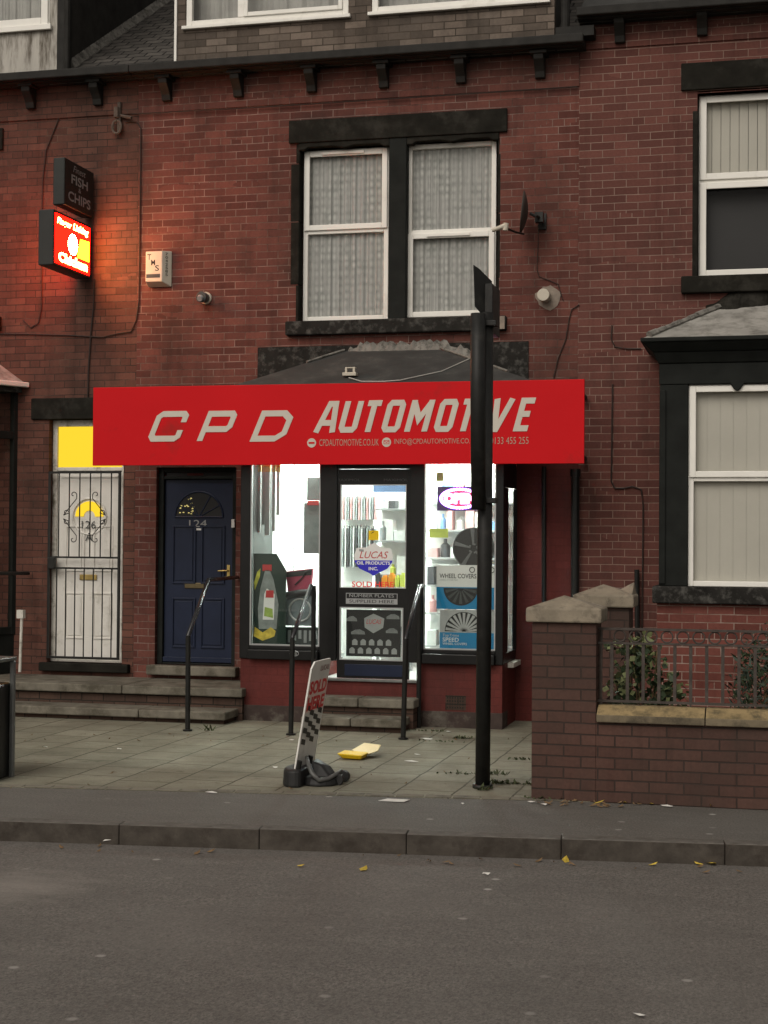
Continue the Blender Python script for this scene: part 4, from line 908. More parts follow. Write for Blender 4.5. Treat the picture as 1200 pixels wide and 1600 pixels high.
handrail('black handrail with a sloping top in front of the navy door', (294, 1060), -1.80, (294, 995), (326, 906), -1.25, ((371, 902), -.03))
handrail('black handrail left of the shop steps behind the leaning sign', (455, 1080), -1.80, (457, 998), (486, 915), -1.20, None, ((490.5, 915), -1.15, 0.0))
handrail('black handrail right of the shop steps', (630.5, 1080), -1.80, (634, 1000), (656, 916), -1.15, ((661, 915), BY - .02), ((655.5, 930), -.88, 0.0))

# ================================================================== shop fascia sign
SY = -1.0
fa = rect(146, 607, 913, 727, SY)
ftl, fbr = W(145.7, 606, SY), W(912.6, 724, SY)
FX0, FX1, FZ0, FZ1 = ftl.x, fbr.x, (fbr.z + W(146, 727.6, SY).z) / 2, (ftl.z + W(912, 592, SY).z) / 2
sg = thing('shop_sign', 'long red shop sign board with cream lettering above the shopfront', 'sign', ((FX0 + FX1) / 2, SY, FZ0))
mb = MB(); mb.box(FX0, FX1, SY, SY + .03, FZ0, FZ1); mb.build('board', M_fascia, sg, bevel=.004)
mb = MB(); mb.box(FX0 + .1, FX1 - .04, SY + .031, SY + .07, FZ1 - .12, FZ1 - .05); mb.box(FX0 + .1, FX1 - .04, SY + .031, SY + .07, FZ0 + .05, FZ0 + .12)
for k in (.12, .5, .985): mb.box(FX0 + (FX1 - FX0) * k - .05, FX0 + (FX1 - FX0) * k - .01, SY + .071, -.03 if k > .9 or k < .2 else BY + .0, FZ1 - .11, FZ1 - .07); mb.box(FX0 + (FX1 - FX0) * k - .05, FX0 + (FX1 - FX0) * k - .01, SY + .071, -.03 if k > .9 or k < .2 else BY + .0, FZ0 + .07, FZ0 + .11)
mb.pieces('bracket', M_gutter, sg)
mb = MB(); mb.box(FX1 - .05, FX1 - .005, SY + .031, SY + .06, FZ0 + .03, FZ0 + .26); mb.build('edge_strip', M_silver, sg)
mb = MB()
def glyphs(chars, y_top, y_bot, shear, t):
    for ch, (xa, xb) in chars:
        xm = (xa + xb) / 2; kx = (xm - 146) / 767
        za, zb = W(xm, y_bot(xm), SY).z, W(xm, y_top(xm), SY).z
        X0, X1 = W(xa, 690, SY).x, W(xb, 690, SY).x; h = zb - za
        def T(a, b, l, X0=X0, X1=X1, za=za, h=h):
            ww = X1 - X0 - t
            z = b * (h - t) + t / 2; x = t / 2 + a * ww + shear * z
            return Vector((X0 + x, SY - .004 - l, za + z))
        ww, hh = X1 - X0 - t, h - t
        for i, (pts, cl) in enumerate(GL[ch]):
            S = [(p[0] * ww, p[1] * hh) for p in pts]
            stroke(mb, S, t, lambda a, b, l, ww=ww, hh=hh, T=T: T(a / max(ww, 1e-5) if ww > .01 else 0, b / hh, l), bool(cl), lift=.0018 * i)
glyphs([('C', (229, 279)), ('P', (307, 354)), ('D', (390, 443))], lambda x: 642.5 - .006 * (x - 250), lambda x: 690 + .0 * x, .42, .058)
glyphs([('A', (490, 523)), ('U', (527, 556)), ('T', (561, 587)), ('O', (594, 623)), ('M', (631, 667)), ('O', (676, 705)), ('T', (710, 736)), ('I', (741, 749)), ('V', (759, 792)), ('E', (801, 828))],
       lambda x: 627 - .017 * (x - 490), lambda x: 676.5 - .008 * (x - 490), .27, .056)
mb.build('lettering', M_letter, sg)
def sp_(x, y): return W(x, y, SY)
for s_, a, b, y in (('CPDAUTOMOTIVE.CO.UK', 499, 592, 697), ('INFO@CPDAUTOMOTIVE.CO.UK', 616, 747, 696), ('0133 455 255', 766, 826, 694)):
    p, q = sp_(a, y), sp_(b, y); text(s_, (p.x, SY, p.z), q.x - p.x, .066, M_letterlo, sg, depth=.003)
mb = MB()
for x, y in ((487, 692), (604, 691), (756, 690)):
    p = sp_(x, y); mb.disc((p.x, SY - .003, p.z), FX, FZ, .045, .003)
mb.pieces('icon', M_letter, sg)
mb = MB(); p = sp_(487, 692); mb.box(p.x - .03, p.x + .03, SY - .005, SY - .0035, p.z - .009, p.z + .009); p = sp_(604, 691); mb.frame(p.x - .028, p.x + .028, p.z - .018, p.z + .018, SY - .005, SY - .0035, .005)
stroke(mb, [(-.024, .014), (0, -.004), (.024, .014)], .005, lambda a, b, l: Vector((p.x + a, SY - .0045 - l, p.z + b))); mb.pieces('icon_mark', M_fascia, sg)

# ================================================================== projecting signs
def projsign(name, label, xw, Xpx, y_top, y_bot, proj, thick, gap, facemat, casemat):
    """box perpendicular to the wall; right face looks +X"""
    far = W(Xpx, (y_top[1] + y_bot[1]) / 2, -gap); X = far.x
    z1 = PX(X, Xpx, y_top[1]).z; z0 = PX(X, Xpx, y_bot[1]).z
    root = thing(name, label, 'sign', (X - thick / 2, -gap, z0))
    mb = MB(); mb.box(X - thick, X, -gap - proj, -gap, z0, z1); cs = mb.build('case', casemat, root, bevel=.01)
    mb = MB(); mb.box(X - thick * .6, X - thick * .4, -gap, 0, z1 - .15, z1 - .12); mb.box(X - thick * .6, X - thick * .4, -gap, 0, z0 + .12, z0 + .15); mb.pieces('bracket', M_gutter, root)
    if facemat is not None:
        mb = MB(); mb.box(X + .0005, X + .004, -gap - proj + .03, -gap - .03, z0 + .03, z1 - .03); mb.box(X - thick - .004, X - thick - .0005, -gap - proj + .03, -gap - .03, z0 + .03, z1 - .03)
        mb.build('lit_face', facemat, root)
    return root, X, -gap - proj, -gap, z0, z1
UY = Vector((0, 1, 0))
r1, X, ya, yb, z0, z1 = projsign('projecting_sign', 'black projecting fish and chips sign, unlit, above the lit one', 0, 146.5, (0, 270), (0, 341), .72, .13, .05, None, mat('dark_sign_case', (.016, .018, .016), .5, .2, 6, 0))
H_ = z1 - z0; L2 = yb - ya
text('Finest', (X, ya + L2 * .28, z0 + H_ * .78), L2 * .42, H_ * .14, M_printgrey, r1, u=UY, shear=.25)
text('FISH', (X, ya + L2 * .22, z0 + H_ * .52), L2 * .56, H_ * .20, M_printgrey, r1, u=UY, bold=.02)
text('&', (X, ya + L2 * .46, z0 + H_ * .39), L2 * .09, H_ * .10, M_printgrey, r1, u=UY)
text('CHIPS', (X, ya + L2 * .12, z0 + H_ * .13), L2 * .76, H_ * .21, M_printgrey, r1, u=UY, bold=.02)
r2, X, ya, yb, z0, z1 = projsign('projecting_sign', 'glowing red and yellow chicken sign projecting from the wall', 0, 141.5, (0, 353), (0, 436), .90, .17, .06, E_chickR, mat('sign_case_dark', (.02, .02, .018), .5, .2, 6, 0))
H_ = z1 - z0; L2 = yb - ya
text('Finger', (X, ya + L2 * .08, z0 + H_ * .74), L2 * .38, H_ * .15, E_chickY, r2, u=UY, depth=.006, shear=.2, bold=.02)
text('Licking', (X, ya + L2 * .50, z0 + H_ * .74), L2 * .42, H_ * .16, E_chickY, r2, u=UY, depth=.006, shear=.2, bold=.03)
mb = MB(); mb.disc((X + .006, ya + L2 * .50, z0 + H_ * .50), UY, FZ, H_ * .19, .002); rd = mb.build('roundel', E_chickW, r2); mb = MB(); mb.disc((X - .176, ya + L2 * .50, z0 + H_ * .50), UY, FZ, H_ * .24, .001); mb.build('roundel', E_chickY, r2)
mb = MB(); mb.prism([(.62, .30), (.95, .30), (.95, .68), (.70, .66)], (X + .005, ya, z0), UY * L2, FZ * H_, (1, 0, 0), .001); mb.build('yellow_panel', E_chickYG, r2)
text('HFC', (X, ya + L2 * .40, z0 + H_ * .45), L2 * .19, H_ * .15, M_blk, r2, u=UY, depth=.0085, bold=.03)
text('Chicken', (X, ya + L2 * .12, z0 + H_ * .10), L2 * .78, H_ * .18, E_chickY, r2, u=UY, depth=.007, bold=.05)

# ================================================================== things on the walls
t = thing('alarm_box', 'cream burglar alarm box lettered TMS on the brick wall', 'alarm', W(246, 447, -.05))
q0, q1 = W(229.5, 420, -.06), W(266, 420, -.06); za, zb = W(247, 448, -.06).z, W(247, 392, -.06).z; xk = W(253, 420, -.1).x
mb = MB(); mb.hexa([(q0.x, -.10, za + .05), (xk, -.10, za + .05), (q1.x, -.01, za), (q0.x, -.01, za)], [(q0.x, -.10, zb - .01), (xk, -.10, zb - .01), (q1.x, -.01, zb), (q0.x, -.01, zb)])
mb.build('case', M_vent, t, bevel=.008)
for i, ch in enumerate('TMS'): text(ch, (q0.x + .02 + i * .045, -.10, zb - .10 - i * .06), .045, .06, M_blk, t, depth=.002, bold=.01)
mb = MB(); mb.box(q0.x + .01, xk - .02, -.1025, -.1005, za + .09, za + .13); mb.build('strobe', M_dkgrey, t)
uu = (Vector((q1.x, -.01, 0)) - Vector((xk, -.10, 0))); 
for i, ch in enumerate('7042585'): text(ch, Vector((xk, -.10, zb - .05 - i * .037)) + uu * .32, .03, .027, M_blk, t, u=uu.normalized(), depth=.003)
t = thing('security_camera', 'small black dome camera on the brick wall beside the alarm box', 'camera', W(322, 466, -.03))
p = W(322, 466, 0); mb = MB(); mb.disc((p.x, -.02, p.z), FX, FZ, .065, .02); mb.build('base', M_vent, t)
mb = MB(); mb.tube([(p.x, -.02, p.z), (p.x - .01, -.13, p.z - .005)], [.05, .06], 14); mb.build('housing', M_dkgrey, t, bevel=.005)
mb = MB(); mb.tube([(p.x - .012, -.131, p.z - .015), (p.x - .014, -.16, p.z - .03)], [.035, .028], 12); mb.build('lens', M_silver, t)
t = thing('wall_vent', 'round cream flue on a mortar patch below the satellite dish', 'vent', W(849, 462, -.03))
p = W(852, 464, 0); mb = MB(); r_ = random.Random(11); k = 18
mb.prism([(.125 * math.cos(6.283 * i / k) * r_.uniform(.8, 1.15), .125 * math.sin(6.283 * i / k) * r_.uniform(.8, 1.1)) for i in range(k)], (p.x + .03, -.006, p.z - .01), FX, FZ, FN, .005); mb.build('mortar_patch', M_render, t)
mb = MB(); mb.tube([(p.x, -.007, p.z), (p.x, -.15, p.z)], .062, 20); mb.build('flue', M_vent, t, bevel=.006)
# satellite dish seen edge-on from behind
t = thing('satellite_dish', 'dark satellite dish seen nearly edge-on on the shop house wall', 'satellite dish', W(845, 343, -.03))
p = W(848, 345, 0); dc = W(825, 333, -.30); nrm = Vector((-1.0, -.14, .10)).normalized(); e1 = nrm.cross(FZ).normalized(); e2 = e1.cross(nrm).normalized()
mb = MB(); vs = [dc + nrm * .0]; fs = []; rn, an = 5, 28
for i in range(1, rn + 1):
    for j in range(an):
        a = 6.283 * j / an; rr = i / rn; vs.append(dc + e1 * (.235 * rr * math.cos(a)) + e2 * (.215 * rr * math.sin(a)) + nrm * (.055 * rr * rr))
fs += [(0, 1 + j, 1 + (j + 1) % an) for j in range(an)]
for i in range(rn - 1):
    for j in range(an): fs.append((1 + i * an + j, 1 + (i + 1) * an + j, 1 + (i + 1) * an + (j + 1) % an, 1 + i * an + (j + 1) % an))
mb.add(vs, fs); d_ = mb.build('dish', mat('dish_grey', (.05, .042, .036), .5, .2, 8, 0), t, smooth=True); sm = d_.modifiers.new('s', 'SOLIDIFY'); sm.thickness = .008
mb = MB(); mb.tube([(p.x, 0, p.z), (p.x, -.14, p.z), (p.x - .03, -.3, p.z - .01), dc - nrm * .02], .016, 8); mb.box(p.x - .04, p.x + .04, -.02, 0, p.z - .09, p.z + .07); mb.box(p.x - .05, p.x + .03, -.2, -.12, p.z - .05, p.z + .05); mb.pieces('bracket', M_black, t, bevel=.004)
lnb = W(791, 352, -.62); mb = MB(); mb.tube([dc - e2 * .21 + nrm * .02, (dc - e2 * .24 + lnb) / 2 - Vector((0, 0, .01)), lnb - Vector((0, 0, .03))], .011, 6); mb.build('arm', M_black, t)
mb = MB(); mb.tube([lnb, lnb + Vector((-.14, -.0, -.045))], [.026, .018], 10); mb.tube([lnb + Vector((.0, 0, .02)), lnb + Vector((-.01, 0, -.05))], .026, 10); mb.build('receiver', M_vent, t)
# old bracket
t = thing('wall_bracket', 'rusty old pulley bracket below the gutter on the left', 'bracket', W(188, 195, -.03))
p = W(188, 190, 0); mb = MB(); mb.tube([(p.x, -.03, p.z + .2), (p.x, -.03, p.z - .12)], .022, 8); mb.tube([(p.x - .02, -.06, p.z + .14), (p.x - .02, -.06, p.z + .03)], .03, 8); mb.tube([(p.x, -.03, p.z + .06), (p.x + .15, -.05, p.z + .02)], .018, 6)
mb.ring((p.x - .02, -.05, p.z - .07), FX, FZ, .05, .014, r2=.07); mb.build('hook', mat('rusty_iron', (.10, .075, .06), .8, .3, 20, .3, 60), t)
# floodlight on bay roof
t = thing('floodlight', 'small white floodlight lying on the dark bay roof', 'light', W(547, 583, -.7))
p = W(547, 583, -.8); mb = MB(); mb.box(p.x - .07, p.x + .07, -.84, -.76, p.z - .03, p.z + .005); mb.build('head', M_vent, t, bevel=.006)
mb = MB(); mb.box(p.x - .05, p.x - .03, -.81, -.79, p.z + .006, p.z + .05); mb.box(p.x + .03, p.x + .05, -.81, -.79, p.z + .006, p.z + .05); mb.box(p.x - .05, p.x + .05, -.80, -.73, p.z + .05, p.z + .06); mb.pieces('yoke', M_vent, t)

def cable(name, label, pts, r, mt=None, Y=-.012, cat='cable'):
    mb = MB(); mb.tube([W(x, y, yy[0] if yy else Y) for x, y, *yy in pts], r, 6)
    return solo(mb, name, mt or M_cable, label, cat)
cable('cable', 'dark cable running down the wall between the alarm box and lit sign', [(196, 190), (213, 190), (220, 200), (219, 300), (217, 470), (213, 500), (205, 518), (180, 522), (160, 527), (110, 524), (40, 522), (-10, 522)], .007)
cable('cable', 'dark cable climbing the wall left of the fish and chips sign', [(99, 160), (90, 190), (72, 235), (67, 280), (66, 330), (65, 480), (60, 505), (48, 512), (36, 500)], .006)
cable('cable', 'long dark cable dropping from the lit sign to the red board', [(147, 436), (146, 480), (142, 520), (138, 580), (137, 625)], .009)
cable('cable', 'thin cable hanging from the satellite dish to the round flue', [(841, 350), (841, 380), (839, 420), (842, 432), (858, 438), (872, 444), (876, 458), (880, 470)], .005)
cable('cable', 'loose cable end hanging above the right end of the red board', [(905, 476), (893, 484), (889, 500), (884, 530), (872, 560), (865, 590)], .006)
cable('cable', 'bent cable entering the black bay cornice', [(956, 508), (955, 530), (961, 542), (980, 545), (1002, 545)], .007)
cable('cable', 'long dark cable stepping down the wall beside the black bay', [(957, 600), (956, 700), (955, 752), (961, 763), (975, 763), (988, 760), (1002, 765), (1005, 790), (1004, 900), (1003, 1000)], .009)
cable('white_wire', 'thin white wire drooping over the dark bay roof', [(545, 590, -.9), (565, 596, -.95), (600, 596, -.97), (625, 594, -.95), (690, 580, -.7), (735, 560, -.35), (760, 548, -.15)], .006, M_whitecable)
cable('cable', 'thin dark wire along the brick band above the double window', [(206, 178, -.03), (400, 168, -.03), (650, 152, -.03), (902, 135, -.03)], .006)
mb = MB(); mb.tube([W(850, 729, -.06), W(850, 1120, -.06)], .024, 12); solo(mb, 'drain_pipe', M_black, 'thin black pipe down the red wall next to the shop bay', 'pipe')
mb = MB(); mb.tube([W(899, 737, -.08), W(898, 1115, -.08)], .042, 14); mb.tube([W(899, 733, -.08), W(899, 745, -.08)], .052, 14); solo(mb, 'drain_pipe', M_black, 'thicker black downpipe under the right end of the red board', 'pipe')
mb = MB(); mb.tube([W(995, 890, -.05), W(997, 1090, -.05)], .025, 10); solo(mb, 'drain_pipe', M_black, 'short dark pipe behind the far gate pillar', 'pipe')
mb = MB(); mb.tube([W(34, 965, -.3), W(31, 1050, -.3)], .016, 8); mb.box(W(28, 950, -.3).x, W(38, 950, -.3).x, -.33, -.27, W(33, 966, -.3).z, W(33, 953, -.3).z); solo(mb, 'waste_pipe', M_upvcold, 'short white pipe by the left edge above the long steps', 'pipe')
mb = MB(); mb.tube([W(-60, 896, -1.0), W(45, 896, -.05)], .018, 8); solo(mb, 'grab_rail', M_black, 'black grab rail at left edge by the lit bay', 'rail')

# ================================================================== street post
p = G(755, 1232); PYY = p.y; t = thing('street_post', 'tall black street post with sign backs on top, before the shop window', 'post', (p.x, PYY, 0))
mx0, mx1 = W(745.5, 900, PYY).x, W(768.5, 900, PYY).x; mcx, mr = (mx0 + mx1) / 2, (mx1 - mx0) / 2
ztp = W(764, 446, PYY).z
mb = MB(); mb.tube([(W(754, 1232, PYY).x, PYY, 0), (mcx, PYY, W(757, 900, PYY).z), (W(759, 600, PYY).x, PYY, ztp - .2)], mr, 20); mb.tube([(W(754, 1232, PYY).x, PYY, 0), (W(754, 1232, PYY).x, PYY, .03)], mr + .02, 16); mb.build('pole', M_post, t, smooth=True)
a, b = W(735, 600, PYY - .1), W(758, 600, PYY - .1); hr = (b.x - a.x) / 2
mb = MB(); mb.tube([(W(747.5, 792, PYY - .1).x, PYY - .1, W(747, 796, PYY - .1).z), ((a.x + b.x) / 2, PYY - .1, a.z), (W(747, 490, PYY - .1).x, PYY - .1, W(747, 490, PYY - .1).z)], hr, 20); mb.build('front_tube', M_post, t, smooth=True)
mb = MB(); 
for y in (505, 782): q = W(760, y, PYY - .05); mb.box(q.x - .10, q.x + .075, PYY - .07, PYY + .03, q.z - .02, q.z + .02)
mb.pieces('clamp', M_post, t, bevel=.005)
mb = MB(); q = [W(*c, PYY - .12) for c in ((739.5, 414), (741, 478), (748, 487), (763, 497), (762, 434), (746, 418))]
mb.add([Vector((c.x, c.y + (c.x - q[0].x) * 1.5, c.z)) for c in q] + [Vector((c.x + .004, c.y + (c.x - q[0].x) * 1.5 + .0, c.z)) for c in q], [(0, 1, 2, 3, 4, 5), (11, 10, 9, 8, 7, 6)] + [(i, 6 + i, 6 + (i + 1) % 6, (i + 1) % 6) for i in range(6)])
mb.build('sign_back', M_post, t)
q0, q1 = W(756, 444, PYY), W(770, 520, PYY); mb = MB(); mb.box(q0.x, q1.x, PYY - .02, PYY + .3, q1.z, q0.z); mb.build('sign_back', M_post, t, bevel=.004)

# ================================================================== bin at the left edge
p = G(18, 1226); t = thing('litter_bin', 'tall black bin in a grey metal frame at the left edge', 'bin', (p.x - .25, p.y, 0))
bz1 = W(10, 1073, p.y).z; bxr = W(18, 1150, p.y + .35).x; tz = W(10, 1031, p.y).z
mb = MB(); mb.box(bxr - .5, bxr, p.y, p.y + .35, .0, bz1); mb.build('body', M_black, t, bevel=.02)
mb = MB(); fx = W(25.5, 1100, p.y + .34).x
mb.box(bxr + .003, fx - .004, p.y + .01, p.y + .05, 0, tz - .031); mb.box(bxr + .003, fx - .004, p.y + .3, p.y + .34, 0, tz - .031); mb.box(bxr - .56, bxr - .503, p.y + .01, p.y + .05, 0, tz - .031); mb.box(bxr - .56, fx, p.y, p.y + .35, tz - .03, tz); mb.build('frame', M_grey, t, bevel=.008)

# ================================================================== garden wall, pillars, railing
gp = G(830, 1249); GY = gp.y
gx0, gx1 = gp.x, W(931, 1150, GY).x; gxe = gx1 + 4.2; gdep = .33
czb = W(885, 973, GY).z
t = thing('garden_wall', 'brown brick garden wall with square pillar and ochre coping', 'wall', ((gx0 + gxe) / 2, GY, 0))
zc0, zc1 = W(1060, 1133, GY - .03).z, W(1060, 1118, GY - .03).z
mb = MB(); mb.box(gx0, gx1, GY, GY + gdep, 0, czb); mb.box(gx1 + .0005, gxe, GY + .0, GY + .24, 0, zc0); mb.build('brickwork', M_brickG, t, bevel=.004)
cw_ = .035; zc2 = W(885, 953, GY).z; zpk = W(887, 940, GY + .1).z
def cap(root, x0, x1, y0, y1, z0, spike=False):
    mb = MB(); e = .04; h = .10; cx, cy = (x0 + x1) / 2, (y0 + y1) / 2
    a = [(x0 - e, y0 - e), (x1 + e, y0 - e), (x1 + e, y1 + e), (x0 - e, y1 + e)]
    mb.add([(x, y, z0 + .001) for x, y in a] + [(x, y, z0 + h) for x, y in a] + [(cx - .02, cy, z0 + h + .085)], [(3, 2, 1, 0), (0, 1, 5, 4), (1, 2, 6, 5), (2, 3, 7, 6), (3, 0, 4, 7), (4, 5, 8), (5, 6, 8), (6, 7, 8), (7, 4, 8)])
    if spike: mb.add([(x1 - .20, y1 - .1, z0 + h - .01), (x1 + .02, y0 + .0, z0 + h - .01), (x1 + .03, y1, z0 + h - .01), (x1 + .02, y1 - .1, z0 + h + .11)], [(0, 1, 3), (1, 2, 3), (2, 0, 3)])
    return mb.build('cap', M_cap, root, bevel=.012)
cap(t, gx0, gx1, GY, GY + gdep, czb)
mb = MB(); xs = [gx1 + .003, W(1102, 1120, GY).x, W(1102, 1120, GY).x + .95, W(1102, 1120, GY).x + 1.9, gxe]
for a, b in zip(xs, xs[1:]):
    mb.prism([(-.035, zc0 + .001), (.275, zc0 + .001), (.275, zc1 + .0), (.17, zc1 + .045), (.07, zc1 + .045), (-.035, zc1 - .012)], (b - .003, GY, 0), (0, 1, 0), (0, 0, 1), (1, 0, 0), b - a - .006)
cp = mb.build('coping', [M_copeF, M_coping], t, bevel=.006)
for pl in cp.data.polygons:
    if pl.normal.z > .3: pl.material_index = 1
# second pillar and party wall behind
G2 = -2.75; p2x0, p2x1 = W(903, 1000, G2).x, W(983, 1000, G2).x; z2 = W(940, 949, G2).z
t2 = thing('gate_pillar', 'brick pillar with broken stone cap standing behind the front pillar', 'pillar', ((p2x0 + p2x1) / 2, G2, 0))
mb = MB(); mb.box(p2x0, p2x1, G2, G2 + .36, 0, z2); mb.build('brickwork', M_brickG, t2, bevel=.004); cap(t2, p2x0, p2x1, G2, G2 + .36, z2, True)
mb = MB(); mb.box(gx0 + .15, gx1 - .1, GY + gdep + .001, G2 - .001, 0, .55); solo(mb, 'party_wall', M_brickG, 'low brick wall joining the front pillar to the pillar behind', 'wall')
ry = GY + .12
def RZ(y, x=1060): return W(x, y, ry).z
t = thing('railing', 'old iron railing with rings on top of the ochre coping', 'railing', ((gx1 + gxe) / 2, ry, zc1))
rt1, rt2, rb = RZ(984.5), RZ(1007), RZ(1098.5); rx0_ = gx1 + .02
mb = MB()
for z_, h in ((rt1, .008), (rt2, .007), (rb, .008)): mb.box(rx0_ - .02, gxe, ry - .014, ry + .014, z_ - h, z_ + h)
mb.tube([(rx0_ + .0, ry, zc1 + .04), (rx0_ + .0, ry, rt1)], .012, 6); mb.build('rail', M_iron, t)
sp0 = W(956, 1050, ry).x; stp = (W(1180, 1050, ry).x - sp0) / 9
i = 0
while sp0 + i * stp < gxe:
    x = sp0 + i * stp
    mb = MB(); mb.box(x - .011, x + .011, ry - .008, ry + .008, rb + .008, rt2 - .007); mb.box(x - .006, x + .006, ry - .012, ry + .012, rb - .06, rb - .008) if i % 6 == 5 else None
    mb.build('bar', M_iron, t)
    mb = MB(); mb.ring((x + stp / 2, ry, (rt1 + rt2) / 2), FX, FZ, (rt1 - rt2) / 2 - .01, .006); mb.build('ring', M_iron, t); i += 1
sheet('garden_soil', [(gx0 + .1, GY + .24, .05), (gxe, GY + .24, .05), (gxe, -.001, .05), (gx0 + .1, -.001, .05)], M_soil, .04)

# ================================================================== plants
def leafy(mbs, c, rx, ry_, rz_, n, size, rnd, flat=.3, upb=.0):
    for _ in range(n):
        a = rnd.uniform(0, 6.283); el = math.asin(rnd.uniform(-1, 1)); rr = rnd.uniform(.35, 1.0) ** .6 * (1 + .18 * math.sin(3 * a + c.x * 5) * math.cos(2 * el))
        p = c + Vector((rx * rr * math.cos(a) * math.cos(el), ry_ * rr * math.sin(a) * math.cos(el), rz_ * rr * math.sin(el)))
        if p.z < .06: continue
        d = Vector((rnd.uniform(-1, 1), rnd.uniform(-1, 1), rnd.uniform(-.5, 1) + upb)).normalized(); s = d.cross(Vector((rnd.uniform(-1, 1), rnd.uniform(-1, 1), rnd.uniform(-1, 1)))).normalized()
        L = size * rnd.uniform(.6, 1.3); wd = L * flat
        mb = mbs[rnd.randrange(len(mbs))]
        mb.add([p, p + d * L * .5 + s * wd, p + d * L, p + d * L * .5 - s * wd], [(0, 1, 2, 3)])
rnd = random.Random(21)
sy = GY + 1.1; sc1 = W(1003, 1070, sy)
t = thing('shrub', 'small variegated shrub behind the railing next to the pillar', 'shrub', (sc1.x, sy, .05))
m1, m2 = MB(), MB(); leafy([m1, m2, m2], Vector((sc1.x - .02, sy, sc1.z - .02)), .25, .22, .34, 520, .062, rnd, .38)
leafy([m1, m2], Vector((sc1.x - .16, sy, sc1.z + .27)), .16, .1, .05, 60, .05, rnd, .38); leafy([m1], Vector((sc1.x + .0, sy, sc1.z + .26)), .09, .09, .14, 70, .06, rnd, .4)
leafy([m1, m2], Vector((sc1.x + .23, sy, sc1.z - .12)), .12, .1, .2, 120, .06, rnd, .38)
m1.build('pale_leaves', M_leafG1, t); m2.build('dark_leaves', M_leafG2, t)
mb = MB(); 
for i in range(9): a = rnd.uniform(-.2, .2); mb.tube([(sc1.x, sy, .05), (sc1.x + a * .5, sy + rnd.uniform(-.05, .05), .35), (sc1.x + a, sy, sc1.z + rnd.uniform(-.1, .3))], .006, 5)
mb.build('stem', M_leafB, t)
sy2 = GY + .85; sc2 = W(1185, 1045, sy2)
t = thing('shrub', 'dark blue green conifer bush behind the railing at right edge', 'shrub', (sc2.x, sy2, .05))
m1, m2 = MB(), MB(); leafy([m1, m2], Vector((sc2.x + .05, sy2, .55)), .27, .3, .62, 2300, .07, rnd, .12, .3); m1.build('needles', M_leafG3, t); m2.build('dark_needles', M_leafG2, t)  # two needle greens mixed at random
mb = MB(); mb.tube([(sc2.x + .05, sy2, .05), (sc2.x + .05, sy2, .8)], [.025, .01], 7)
for i in range(12): z_ = .2 + i * .06; a = i * 2.4; mb.tube([(sc2.x + .05, sy2, z_), (sc2.x + .05 + .2 * math.cos(a), sy2 + .2 * math.sin(a), z_ + .12)], .006, 5)
mb.build('trunk', M_leafB, t)
pq_ = W(1115, 1078, GY + 1.4); mb = MB(); mb.tube([(pq_.x, GY + 1.4, .05), (pq_.x, GY + 1.4, .30), (pq_.x, GY + 1.4, .52), (pq_.x, GY + 1.4, .53)], [.085, .105, .11, .125], 16); solo(mb, 'plant_pot', M_rubber, 'dark tall pot behind the railing between the shrubs', 'pot')
rnd = random.Random(5)
def weed(cx, cy, n, h, lab, spread=.12, grp='weeds in the paving joints'):
    mb = MB()
    for _ in range(n):
        x = cx + rnd.gauss(0, spread); y = cy + rnd.gauss(0, .02); a = rnd.uniform(0, 6.28); L = h * rnd.uniform(.4, 1.2); w_ = .006
        d = Vector((math.cos(a) * .8, math.sin(a) * .8, rnd.uniform(.3, 1))).normalized() * L
        s = Vector((-math.sin(a), math.cos(a), 0)) * w_; b = Vector((x, y, .006)); mb.add([b - s, b + s, b + d * .6 + s * 1.4, b + d, b + d * .6 - s * 1.4], [(0, 1, 2, 3, 4)])
    solo(mb, 'weed', M_weed, lab, 'weed', grp)
WL = ['weed right of the foot of the street post', 'flat weed left of the street post foot', 'weed in the joint between post and garden pillar', 'weed behind the foot of the street post', 'small weed halfway between shop corner and garden pillar', 'sparse weed right of the shop steps', 'taller weed at the very foot of the street post', 'leafy tuft right of the shop steps beside white litter', 'weed tuft against the red plinth by the shop steps', 'weed at the foot of the handrail before the navy door', 'weed at the left foot of the garden pillar']
for lab_, (px, py, n, h, sp__) in zip(WL, ((775, 1225, 40, .05, .07), (728, 1211, 30, .03, .10), (800, 1226, 34, .04, .10), (770, 1211, 36, .05, .06), (809, 1188, 22, .035, .05), (690, 1160, 16, .03, .12), (756, 1236, 14, .06, .03), (722, 1155, 24, .05, .05), (668, 1143, 30, .03, .12), (326, 1142, 14, .09, .04), (850, 1250, 26, .04, .08))):
    p = G(px, py); weed(p.x, p.y, n, h, lab_, sp__)

# ================================================================== forecourt sign (leaning, seen from its side)
near = G(462, 1230); SX = near.x + .02; sy0 = near.y + .02
t = thing('pavement_sign', 'leaning white SOLD HERE forecourt sign on black base', 'sign', (SX, sy0 + .25, 0))
zlow = W(462, 1208, sy0).z; lean = Vector((W(489, 1040, sy0).x - W(461, 1205, sy0).x, 0, W(489, 1035, sy0).z - W(461, 1205, sy0).z)); Lp = lean.length; lu = lean.normalized(); base = Vector((W(461, 1205, sy0).x, sy0, W(461, 1205, sy0).z))
pw = .46; du = Vector((.02, 1, .0)).normalized(); pn = du.cross(lu).normalized()
mb = MB(); mb.prism([(0, 0), (pw, 0), (pw, Lp - .02), (pw - .02, Lp), (.06, Lp), (0, Lp - .05)], base, du, lu, pn, .012); pan = mb.build('panel', mat('grey_white_panel', (.72, .71, .67), .5, .1, 4, 0, dirt=(.5, .48, .44), damt=.2), t)
